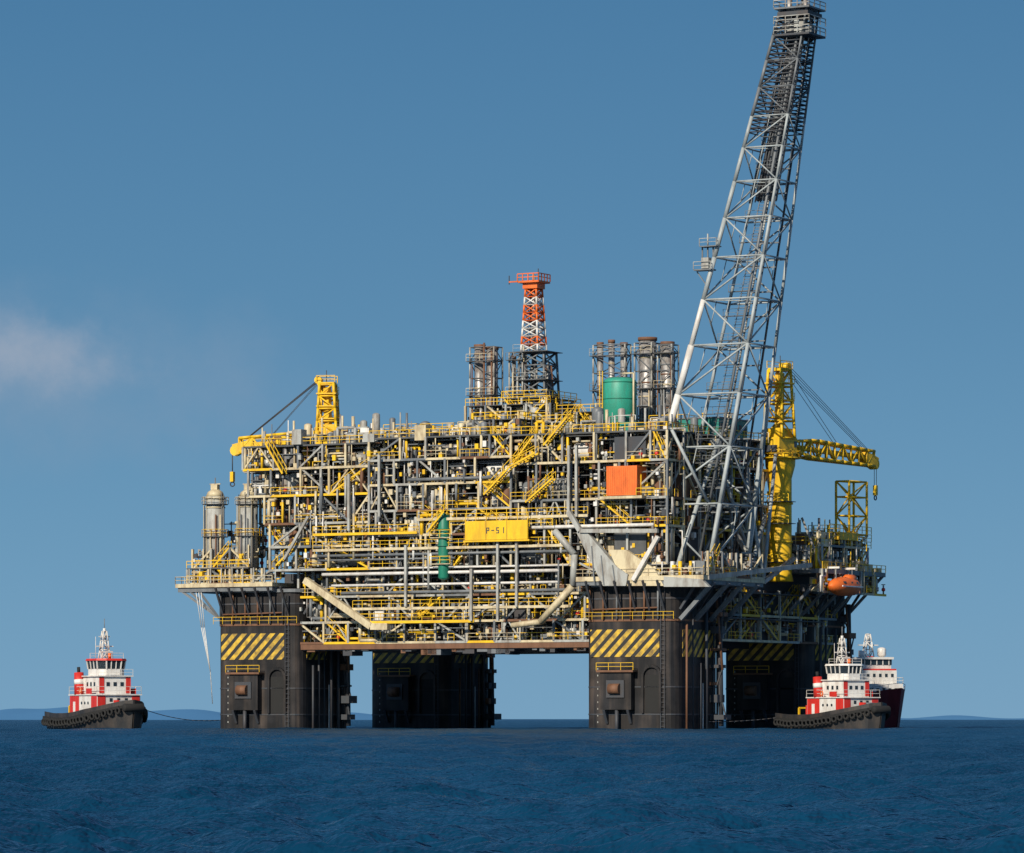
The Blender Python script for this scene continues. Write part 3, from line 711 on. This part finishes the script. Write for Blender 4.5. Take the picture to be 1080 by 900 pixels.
for px in (227,262):
    v=-4;u=u_at(px,v);zt=z_at(524,u,v)
    m.cyl((u,v,22.9),(u,v,zt),1.5,'light_grey_paint',22)
    m.loft((u,v,zt),(u,v,zt+1.2),[(0,1.5),(.6,1.2),(1,.5)],'cream_paint',22)
    for z in (27,31,35,zt-.4): m.cyl((u,v,z),(u,v,z+.2),1.62,'cream_paint',22)
    for z in (30.5,zt-1.2):
        for i in range(10):
            a=2*math.pi*i/10;b=2*math.pi*(i+1)/10
            m.rail((u+2.1*math.cos(a),v+2.1*math.sin(a),z),(u+2.1*math.cos(b),v+2.1*math.sin(b),z),'yellow_paint' if z<31 else 'cream_paint',t=.07)
        m.cyl((u,v,z-.1),(u,v,z),2.1,'deck_grey',10)
    for i in range(12):
        a=R.uniform(3.0,6.2); m.cyl((u+1.75*math.cos(a),v+1.75*math.sin(a),23),(u+1.75*math.cos(a),v+1.75*math.sin(a),R.uniform(28,zt+1)),R.choice([.07,.12]),R.choice(['mid_grey_paint','rust_brown','cream_paint','dark_steel']),6)
    for q in (-.25,.25): m.beam((u+q-.9,v-1.6,23),(u+q-.9,v-1.6,zt),.07,'cream_paint')
    m.cyl((u,v,zt+1),(u,v,zt+3),.1,'mid_grey_paint'); m.beam((u-1,v,zt+2),(u+1,v,zt+2),.15,'cream_paint'); m.box(u-.6,u+.6,v-.4,v+.4,zt+1.1,zt+1.9,'cream_paint')
bay(m,lambda s,d,z:(s,-2+d,z),-11,-3,25.4,29,3,1.4); bay(m,lambda s,d,z:(s,-2+d,z),-10,-3,29,33,3,1.2)
for k in range(3):
    m.pipe([(-9.5-k*.5,-9,22),(-8.9-k*.3,-8.9,16),(-8.2,-8.3,9),(-8.0,-8,4)],.06,'white_paint')
m.build('mooring_balcony',plat)

# ------------------------------------------------------------------ boats
def tug(name,loc,rz,var=0,sc=1):
    e=empty(name,loc,rz,sc); m=MB()
    Lh=22.0; Bm=4.7; ns=22; rings=[]
    for i in range(ns+1):
        t=i/ns; x=-Lh/2+Lh*t
        b=Bm*(min(1,(1-t)/.33)**.5 if t>.67 else 1)*(0.86+0.14*min(1,t/.2))
        b=max(b,.12); zd=1.6+1.9*max(0,(t-.35)/.65)**1.8+.25*max(0,(.2-t)/.2)
        rings.append((x,b,zd))
    def hullring(x,b,zd):
        rake=0.9*max(0,(x-3)/8)
        return [(x-rake*1.5,-b*.55,-1.2),(x-rake*.6,-b*.9,0.1),(x,-b,zd),(x,-b,zd+.75),(x,-b+.18,zd+.75),(x,-b+.18,zd),(x,b-.18,zd),(x,b-.18,zd+.75),(x,b,zd+.75),(x,b,zd),(x-rake*.6,b*.9,.1),(x-rake*1.5,b*.55,-1.2)]
    vs=[]
    for r in rings: vs+=hullring(*r)
    k=12;fs=[]
    for i in range(ns):
        for j in range(k): fs.append((i*k+j,i*k+(j+1)%k,(i+1)*k+(j+1)%k,(i+1)*k+j))
    fs+=[tuple(range(k))[::-1],tuple(ns*k+j for j in range(k))]
    m._add(vs,fs,'hull_black')
    for i in range(ns):
        for sgn in (-1,1):
            a=rings[i];b=rings[i+1]
            m.beam((a[0],sgn*(a[1]+.12),a[2]-.1),(b[0],sgn*(b[1]+.12),b[2]-.1),.35,'rubber_black',.4)
    for i in range(1,ns,1):
        a=rings[i]
        for sgn in (-1,1): m.torus((a[0],sgn*(a[1]+.35),a[2]-.65+R.uniform(-.1,.1)),(0.3,1*sgn,0),.42,.18,'rubber_black')
    m.vessel((Lh/2-.2,-1.7,3.1),(Lh/2-.2,1.7,3.1),.6,'rubber_black',12)
    def hb(x0,x1,w,z0,z1,c,taper=0):
        vs=[(x0,-w,z0),(x1,-w,z0),(x1,w,z0),(x0,w,z0),(x0+taper,-w+taper*.3,z1),(x1-taper,-w+taper*.3,z1),(x1-taper,w-taper*.3,z1),(x0+taper,w-taper*.3,z1)]
        m._add(vs,[(0,3,2,1),(4,5,6,7),(0,1,5,4),(1,2,6,5),(2,3,7,6),(3,0,4,7)],c)
    hb(-3.5,5.8,3.4,1.9,4.9,'white_paint'); hb(-3.6,6.1,3.6,4.9,5.05,'white_paint')
    for y in (-2.7,2.7): m.box(5.81,5.87,y-.6,y+.6,2.3,4.9,'red_paint')
    for y in (-1.2,0,1.2): m.box(5.81,5.86,y-.22,y+.22,4.0,4.5,'glass_dark')
    for sgn in (-1,1):
        m.box(-3.4,-.3,sgn*3.43-.02,sgn*3.43+.02,2.2,4.8,'red_paint'); m.box(3.9,5.78,sgn*3.43-.02,sgn*3.43+.02,2.2,4.8,'red_paint')
        for x in (.6,1.7,2.8): m.cyl((x,sgn*3.38,3.8),(x,sgn*3.44,3.8),.22,'glass_dark',12)
        m.box(-2.2,-1.5,sgn*3.47-.02,sgn*3.47+.02,2.0,4.0,'white_paint')
        m.loft((-1.2,sgn*2.9,5.0),(-1.5,sgn*2.9,8.2),[(0,.8),(1,.7)],'red_paint',10)
        m.loft((-1.33,sgn*2.9,6.5),(-1.4,sgn*2.9,7.2),[(0,.79),(1,.77)],'white_paint',10)
        m.cyl((-1.5,sgn*2.9,8.2),(-1.6,sgn*2.9,9.0),.25,'rubber_black',8)
        m.rail((-3.5,sgn*3.5,5.05),(6,sgn*3.5,5.05),'white_paint',t=.06)
        m.box(2.4,4.2,sgn*3.5-.05,sgn*3.5+.05,5.1,5.9,'red_paint')
    m.rail((6,-3.5,5.05),(6,3.5,5.05),'white_paint',t=.06)
    hb(-.8,4.6,2.5,5.05,7.6,'white_paint')
    for y in (-2.1,2.1): m.box(4.61,4.66,y-.38,y+.38,5.2,7.5,'red_paint')
    for y in (-1.1,0,1.1): m.box(4.6,4.66,y-.25,y+.25,6.2,6.8,'glass_dark')
    for sgn in (-1,1):
        for x in (.4,1.6,2.8): m.box(x,x+.5,sgn*2.52-.02,sgn*2.52+.02,6.2,6.8,'glass_dark')
    hb(-1.2,4.9,2.8,7.6,7.75,'white_paint')
    m.rail((4.9,-2.7,7.75),(4.9,2.7,7.75),'white_paint',t=.05,h=.9)
    ring=[(-.4,-1.3),(0,-2.1),(3.2,-2.1),(4.1,-1.1),(4.1,1.1),(3.2,2.1),(0,2.1),(-.4,1.3)]
    def prism(sc0,sc1,z0,z1,c):
        vs=[(1.8+(x-1.8)*sc0,y*sc0,z0) for x,y in ring]+[(1.8+(x-1.8)*sc1,y*sc1,z1) for x,y in ring]
        m._add(vs,[(q,(q+1)%8,8+(q+1)%8,8+q) for q in range(8)]+[tuple(range(8))[::-1],tuple(range(8,16))],c)
    prism(1,1,7.75,8.7,'white_paint'); prism(.99,1.06,8.7,9.9,'glass_dark'); prism(1.16,1.1,9.9,10.2,'red_paint' if not var else 'white_paint')
    for x,y in ring: m.beam((1.8+(x-1.8)*1.01,y*1.01,8.7),(1.8+(x-1.8)*1.08,y*1.08,9.9),.16,'white_paint')
    for q in range(8):
        a=ring[q];b=ring[(q+1)%8]
        if abs(a[0]-b[0])+abs(a[1]-b[1])>2:
            for tt in (.33,.66):
                x=a[0]+(b[0]-a[0])*tt;y=a[1]+(b[1]-a[1])*tt; m.beam((1.8+(x-1.8)*1.01,y*1.01,8.7),(1.8+(x-1.8)*1.08,y*1.08,9.9),.12,'white_paint')
    m.rail((0,-1.8,10.2),(0,1.8,10.2),'white_paint',t=.06,h=.8); m.rail((3.6,-1.8,10.2),(3.6,1.8,10.2),'white_paint',t=.06,h=.8)
    m.lattice([sq(1,0,z,w) for z,w in ((10.2,1.3),(11.5,1.0),(12.8,.8),(14.2,.5))],.10,.07,'white_paint')
    m.beam((1,-1.4,12.0),(1,1.4,12.0),.16,'white_paint'); m.beam((1.6,-1.0,11.2),(1.6,1.0,11.2),.3,'white_paint',.18)
    m.beam((1,-.9,13.4),(1,.9,13.4),.12,'white_paint'); m.cyl((1,0,14.2),(1,0,16.0),.06,'mid_grey_paint'); m.cyl((1,0,14.1),(1,0,14.6),.22,'white_paint')
    m.cyl((.6,-1.2,10.2),(.6,-1.2,13.4),.04,'white_paint'); m.cyl((2.8,0,10.2),(2.8,0,11),.25,'orange_paint')
    m.cyl((7.8,-1.1,3.5),(7.8,1.1,3.5),.7,'mid_grey_paint',14); m.box(7.1,8.5,-1.4,-1.15,2.4,4.2,'red_paint'); m.box(7.1,8.5,1.15,1.4,2.4,4.2,'red_paint')
    m.cyl((-6,-.9,2.9),(-6,.9,2.9),.8,'mid_grey_paint',14); m.box(-6.8,-5.2,-1.2,-.95,1.8,3.8,'red_paint'); m.box(-6.8,-5.2,.95,1.2,1.8,3.8,'red_paint')
    m.beam((-8.5,-1.2,1.8),(-8.5,-1.2,3.4),.25,'yellow_paint'); m.beam((-8.5,1.2,1.8),(-8.5,1.2,3.4),.25,'yellow_paint'); m.beam((-8.5,-1.2,3.4),(-8.5,1.2,3.4),.25,'yellow_paint')
    m.box(-10.6,-4,-3.2,3.2,1.75,1.8,'rust_brown')
    for sgn in (-1,1): m.torus((.5,sgn*3.6,5.6),(0,1,0),.33,.08,'orange_paint')
    m.build('hull_and_superstructure',e)
    return e
def world(px,dist): return ((px-540)/F*dist, dist-D)
x,y=world(107,685); tug('tugboat',(x,y,0),math.atan2(-.86,.50),0,1.07)
x,y=world(884,668); tug('tugboat',(x,y,0),math.atan2(-.84,.55),1,.97)

def supply(loc,rz,sc):
    e=empty('supply_ship',loc,rz,sc); m=MB(); Lh=44;Bm=5.6;ns=24;vs=[];k=6;fs=[];rg=[]
    for i in range(ns+1):
        t=i/ns;x=-Lh/2+Lh*t
        b=max(.1,Bm*(min(1,(1-t)/.32)**.6)); zd=3.0+(2.4 if t>.55 else 2.4*max(0,(t-.5)/.05))+1.8*max(0,(t-.6)/.4)**1.5
        rk=3.0*max(0,(t-.6)/.4)
        rg.append((x,b,zd)); vs+=[(x-rk,-b*.6,-1.5),(x-rk*.6,-b*.82,.3),(x,-b,zd),(x,b,zd),(x-rk*.6,b*.82,.3),(x-rk,b*.6,-1.5)]
    for i in range(ns):
        for j in range(k): fs.append((i*k+j,i*k+(j+1)%k,(i+1)*k+(j+1)%k,(i+1)*k+j))
    fs+=[tuple(range(k))[::-1],tuple(ns*k+j for j in range(k))]
    m._add(vs,fs,'hull_maroon')
    for i in range(ns):
        for s in (-1,1):
            a=rg[i];b=rg[i+1]; m.beam((a[0],s*a[1],a[2]+.9),(b[0],s*b[1],b[2]+.9),.08,'white_paint')
            m.beam((a[0],s*a[1],a[2]),(a[0],s*a[1],a[2]+.9),.07,'white_paint')
    m.box(4,15,-3.8,3.8,5.4,8.0,'white_paint'); m.box(5,13.5,-3.3,3.3,8,10.4,'white_paint'); m.box(6,12.5,-3.7,3.7,10.4,10.7,'red_paint')
    m.box(6.6,12,-2.9,2.9,10.7,11.4,'white_paint'); m.box(6.5,12.1,-3.0,3.0,11.4,12.4,'glass_dark'); m.box(6.2,12.5,-3.2,3.2,12.4,12.8,'white_paint')
    for yy in range(-2,3): m.box(12.1,12.16,yy*1.2-.08,yy*1.2+.08,11.4,12.4,'white_paint')
    for z in (6.6,9.2):
        for yy in range(-2,3): m.box(15.0 if z<8 else 13.5,15.05 if z<8 else 13.55,yy*1.2-.25,yy*1.2+.25,z,z+.6,'glass_dark')
        for xx in range(6):
            for s in (-1,1): m.box(6+xx*1.3,6.6+xx*1.3,s*(3.8 if z<8 else 3.3)-.04,s*(3.8 if z<8 else 3.3)+.04,z,z+.6,'glass_dark')
    for s in (-1,1): m.loft((4.6,s*2.6,8),(4,s*2.6,13),[(0,1),(1,.8)],'red_paint',10); m.rail((5,s*3.8,8),(15,s*3.8,8),'white_paint')
    m.rail((15,-3.8,8),(15,3.8,8),'white_paint')
    m.lattice([sq(8.5,0,z,w) for z,w in ((12.8,1.6),(14.2,1.3),(15.6,1),(17,.6))],.12,.08,'white_paint')
    m.beam((8.5,-2,15),(8.5,2,15),.2,'white_paint'); m.cyl((10,-2,12.8),(10,-2,14),.6,'white_paint',12); m.vessel((10,2,12.8),(10,2,14.6),.8,'white_paint',12)
    m.lattice([sq(1,-3.5,z,w) for z,w in ((5,2.4),(9,2.1),(13,1.8),(17,1.3),(21,.7))],.16,.1,'mid_grey_paint')
    m.beam((1,-5,17),(1,-2,17),.2,'mid_grey_paint')
    m.box(-18,2,-4.5,4.5,3.0,3.3,'rust_brown')
    m.build('hull_and_superstructure',e)
x,y=world(894,765); supply((x,y,0),math.atan2(-.93,.36),.95)
def cable(name,a,b,sag,r=.06):
    m=MB();a=Vector(a);b=Vector(b);pts=[]
    for i in range(17):
        t=i/16;p=a.lerp(b,t);p.z-=sag*4*t*(1-t);pts.append(p)
    m.pipe(pts,r,'dark_steel',5); m.build(name)
def loc2w(u,v,z): return (X0+u*C+v*S,Y0-u*S+v*C,z)
ta=world(150,684); cable('tow_line',(ta[0],ta[1],3.2),loc2w(-8,-3,1.6),.9)
tb=world(838,676); cable('tow_line',(tb[0],tb[1],2.2),loc2w(W+8.2,2,1.2),.3)

# ------------------------------------------------------------------ hills
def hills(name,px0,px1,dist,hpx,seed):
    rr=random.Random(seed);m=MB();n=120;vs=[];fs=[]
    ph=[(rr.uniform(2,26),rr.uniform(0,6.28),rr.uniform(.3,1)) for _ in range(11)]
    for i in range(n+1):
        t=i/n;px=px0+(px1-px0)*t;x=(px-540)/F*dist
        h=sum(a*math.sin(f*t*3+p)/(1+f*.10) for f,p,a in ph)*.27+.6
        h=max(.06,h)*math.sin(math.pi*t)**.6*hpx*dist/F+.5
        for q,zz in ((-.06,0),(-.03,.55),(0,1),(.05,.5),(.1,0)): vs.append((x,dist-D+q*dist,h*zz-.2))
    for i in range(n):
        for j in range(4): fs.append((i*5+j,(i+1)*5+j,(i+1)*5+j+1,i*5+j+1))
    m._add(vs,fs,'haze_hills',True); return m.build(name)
mat('haze_hills',(0.088,0.235,0.44),0.95,wear=0.05,scale=0.002)  # distance haze is painted into the hills' base colour
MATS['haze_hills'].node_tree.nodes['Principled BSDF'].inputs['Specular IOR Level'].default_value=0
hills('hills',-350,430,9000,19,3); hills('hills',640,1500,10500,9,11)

# ------------------------------------------------------------------ sea : one sheet, real waves, mesh density falling with distance
rad=[2.0]
while rad[-1]<30: rad.append(rad[-1]*1.12)
while rad[-1]<1300: rad.append(rad[-1]*1.0038)
while rad[-1]<60000: rad.append(rad[-1]*1.12)
rad=np.array(rad)
ang=np.concatenate([np.linspace(-math.pi,-.26,24,endpoint=False),np.linspace(-.26,.26,620,endpoint=False),np.linspace(.26,math.pi,24,endpoint=False)])
nr,na=len(rad),len(ang)
RR,AA=np.meshgrid(rad,ang,indexing='ij')
XX=RR*np.sin(AA); YY=RR*np.cos(AA)
rs=np.random.RandomState(5)
ZZ=np.zeros_like(XX)
space=np.maximum(RR*.0038,.02); space=np.where(np.abs(AA)>.26,RR*.13,space); space=np.where(RR<30,RR*.12,space)
for i in range(130):
    lam=0.5*(20/0.5)**(rs.rand()**1.2); th=rs.normal(0.9,0.85)
    a=0.0105*lam**0.5
    k=2*math.pi/lam; p=rs.rand()*6.28
    wgt=np.clip((lam/space-2.5)/2.5,0,1)
    phs=k*(XX*math.cos(th)+YY*math.sin(th))+p
    ZZ+=wgt*a*(np.sin(phs)+.3*np.cos(2*phs))
verts=np.stack([XX,YY-D,ZZ],-1).reshape(-1,3)
i0=np.arange(nr-1)[:,None]; j0=np.arange(na)[None,:]; j1=(j0+1)%na
q=np.stack([i0*na+j0,(i0+1)*na+j0+0*i0,(i0+1)*na+j1,i0*na+j1],-1).reshape(-1,4)
q=q[:,::-1]
me=bpy.data.meshes.new('sea')
me.vertices.add(len(verts)); me.vertices.foreach_set('co',verts.astype(np.float32).ravel())
me.loops.add(q.size); me.loops.foreach_set('vertex_index',q.astype(np.int32).ravel())
me.polygons.add(len(q)); me.polygons.foreach_set('loop_start',np.arange(0,q.size,4,dtype=np.int32))
me.polygons.foreach_set('use_smooth',np.ones(len(q),dtype=bool))
me.update(calc_edges=True); me.validate()
sea=bpy.data.objects.new('sea',me); scene.collection.objects.link(sea)
sm=bpy.data.materials.new('sea_water'); sm.use_nodes=True; nt=sm.node_tree
nt.nodes.remove(nt.nodes['Principled BSDF']); out=nt.nodes['Material Output']
tc=nt.nodes.new('ShaderNodeTexCoord')
def nz(scale,sy,det):
    mp=nt.nodes.new('ShaderNodeMapping'); mp.inputs['Scale'].default_value=(scale,scale*sy,1); mp.inputs['Rotation'].default_value=(0,0,.25)
    nt.links.new(tc.outputs['Object'],mp.inputs['Vector'])
    n=nt.nodes.new('ShaderNodeTexNoise'); n.inputs['Scale'].default_value=1; n.inputs['Detail'].default_value=det; n.inputs['Roughness'].default_value=.6
    nt.links.new(mp.outputs['Vector'],n.inputs['Vector']); return n
n1=nz(2.2,.9,3)
bp=nt.nodes.new('ShaderNodeBump'); bp.inputs['Strength'].default_value=1; bp.inputs['Distance'].default_value=.3
nt.links.new(n1.outputs['Fac'],bp.inputs['Height'])
df=nt.nodes.new('ShaderNodeBsdfDiffuse')
n2=nz(.035,.25,4)
r2=nt.nodes.new('ShaderNodeValToRGB'); r2.color_ramp.elements[0].position=.35; r2.color_ramp.elements[1].position=.65
r2.color_ramp.elements[0].color=(0.0018,0.026,0.062,1); r2.color_ramp.elements[1].color=(0.0035,0.046,0.105,1)
nt.links.new(n2.outputs['Fac'],r2.inputs['Fac']); nt.links.new(r2.outputs['Color'],df.inputs['Color'])
gl=nt.nodes.new('ShaderNodeBsdfGlossy'); gl.inputs['Roughness'].default_value=.2; gl.inputs['Color'].default_value=(.72,.88,1,1)
fr=nt.nodes.new('ShaderNodeFresnel'); fr.inputs['IOR'].default_value=1.33
for n in (df,gl,fr): nt.links.new(bp.outputs['Normal'],n.inputs['Normal'])
mn=nt.nodes.new('ShaderNodeMath'); mn.operation='MULTIPLY'; mn.inputs[1].default_value=.56
nt.links.new(fr.outputs[0],mn.inputs[0])
ms=nt.nodes.new('ShaderNodeMixShader'); nt.links.new(mn.outputs[0],ms.inputs[0]); nt.links.new(df.outputs[0],ms.inputs[1]); nt.links.new(gl.outputs[0],ms.inputs[2])
nt.links.new(ms.outputs[0],out.inputs['Surface'])
me.materials.append(sm)

# ------------------------------------------------------------------ sky, sun, camera
w=bpy.data.worlds.new('World'); scene.world=w; w.use_nodes=True; nt=w.node_tree
bg=nt.nodes['Background']; STR=.08
sun_dir=Vector((-.46,-.89,0)).normalized(); el=math.radians(30)
sk=nt.nodes.new('ShaderNodeTexSky'); sk.sky_type='NISHITA'; sk.sun_disc=False
sk.sun_elevation=el; sk.sun_rotation=math.atan2(sun_dir.x,sun_dir.y)
sk.air_density=1.0; sk.dust_density=0.0; sk.ozone_density=4.0; sk.altitude=0
tc=nt.nodes.new('ShaderNodeTexCoord'); sp=nt.nodes.new('ShaderNodeSeparateXYZ'); nt.links.new(tc.outputs['Generated'],sp.inputs[0])
rp=nt.nodes.new('ShaderNodeValToRGB'); e=rp.color_ramp.elements
def cc(c): return (c[0]/STR/8,c[1]/STR/8,c[2]/STR/8,1)
e[0].position=0; e[0].color=cc((.130,.320,.520)); e[1].position=.36; e[1].color=cc((.045,.155,.32))
x=e.new(.03); x.color=cc((.116,.295,.49)); x=e.new(.09); x.color=cc((.082,.230,.405)); x=e.new(.165); x.color=cc((.054,.180,.345))
nt.links.new(sp.outputs[2],rp.inputs[0])
sc8=nt.nodes.new('ShaderNodeVectorMath'); sc8.operation='SCALE'; sc8.inputs['Scale'].default_value=8; nt.links.new(rp.outputs[0],sc8.inputs[0])
m1=nt.nodes.new('ShaderNodeMapRange'); m1.interpolation_type='SMOOTHSTEP'; m1.inputs['From Min'].default_value=.18; m1.inputs['From Max'].default_value=.6; m1.inputs['To Min'].default_value=.92; m1.inputs['To Max'].default_value=0
nt.links.new(sp.outputs[2],m1.inputs['Value'])
hz=nt.nodes.new('ShaderNodeMixRGB'); nt.links.new(m1.outputs[0],hz.inputs[0]); nt.links.new(sk.outputs[0],hz.inputs[1]); nt.links.new(sc8.outputs[0],hz.inputs[2])
def cloud(src,loc,scl,amt,col,nscale):
    mp=nt.nodes.new('ShaderNodeMapping'); mp.vector_type='TEXTURE'
    mp.inputs['Location'].default_value=loc; mp.inputs['Scale'].default_value=scl
    nn=nt.nodes.new('ShaderNodeTexNoise'); nn.inputs['Scale'].default_value=nscale; nn.inputs['Detail'].default_value=7; nn.inputs['Roughness'].default_value=.6
    nt.links.new(tc.outputs['Generated'],mp.inputs['Vector']); nt.links.new(tc.outputs['Generated'],nn.inputs['Vector'])
    ln=nt.nodes.new('ShaderNodeVectorMath'); ln.operation='LENGTH'; nt.links.new(mp.outputs[0],ln.inputs[0])
    a1=nt.nodes.new('ShaderNodeMath'); a1.operation='MULTIPLY_ADD'; a1.inputs[1].default_value=1.5
    nt.links.new(nn.outputs['Fac'],a1.inputs[0]); nt.links.new(ln.outputs['Value'],a1.inputs[2])
    mr=nt.nodes.new('ShaderNodeMapRange'); mr.interpolation_type='SMOOTHSTEP'
    mr.inputs['From Min'].default_value=.7; mr.inputs['From Max'].default_value=1.9; mr.inputs['To Min'].default_value=amt; mr.inputs['To Max'].default_value=0
    nt.links.new(a1.outputs[0],mr.inputs['Value'])
    mx=nt.nodes.new('ShaderNodeMixRGB'); mx.inputs['Color2'].default_value=(col[0]/STR,col[1]/STR,col[2]/STR,1)
    nt.links.new(mr.outputs[0],mx.inputs['Fac']); nt.links.new(src,mx.inputs['Color1']); return mx.outputs[0]
o=cloud(hz.outputs[0],(-.108,.99,.076),(.068,3,.022),.42,(.24,.33,.45),40)
o=cloud(o,(-.120,.99,.0815),(.040,3,.0125),.72,(.36,.41,.50),75)
nt.links.new(o,bg.inputs['Color']); bg.inputs['Strength'].default_value=STR
sl=bpy.data.lights.new('sun','SUN'); sl.energy=4.9; sl.angle=math.radians(.5); sl.color=(1,.90,.74)
so=bpy.data.objects.new('sun',sl); scene.collection.objects.link(so)
dv=Vector((sun_dir.x*math.cos(el),sun_dir.y*math.cos(el),math.sin(el)))
so.rotation_euler=dv.to_track_quat('Z','Y').to_euler()
cam=bpy.data.cameras.new('camera'); co=bpy.data.objects.new('camera',cam); scene.collection.objects.link(co)
co.location=(0,-D,H); co.rotation_euler=(math.radians(90),0,0)
cam.sensor_width=36; cam.lens=36*F/1080; cam.shift_y=(HZ-450)/1080; cam.clip_start=1; cam.clip_end=120000
scene.camera=co
scene.view_settings.view_transform='Standard'; scene.view_settings.look='None'; scene.view_settings.exposure=0
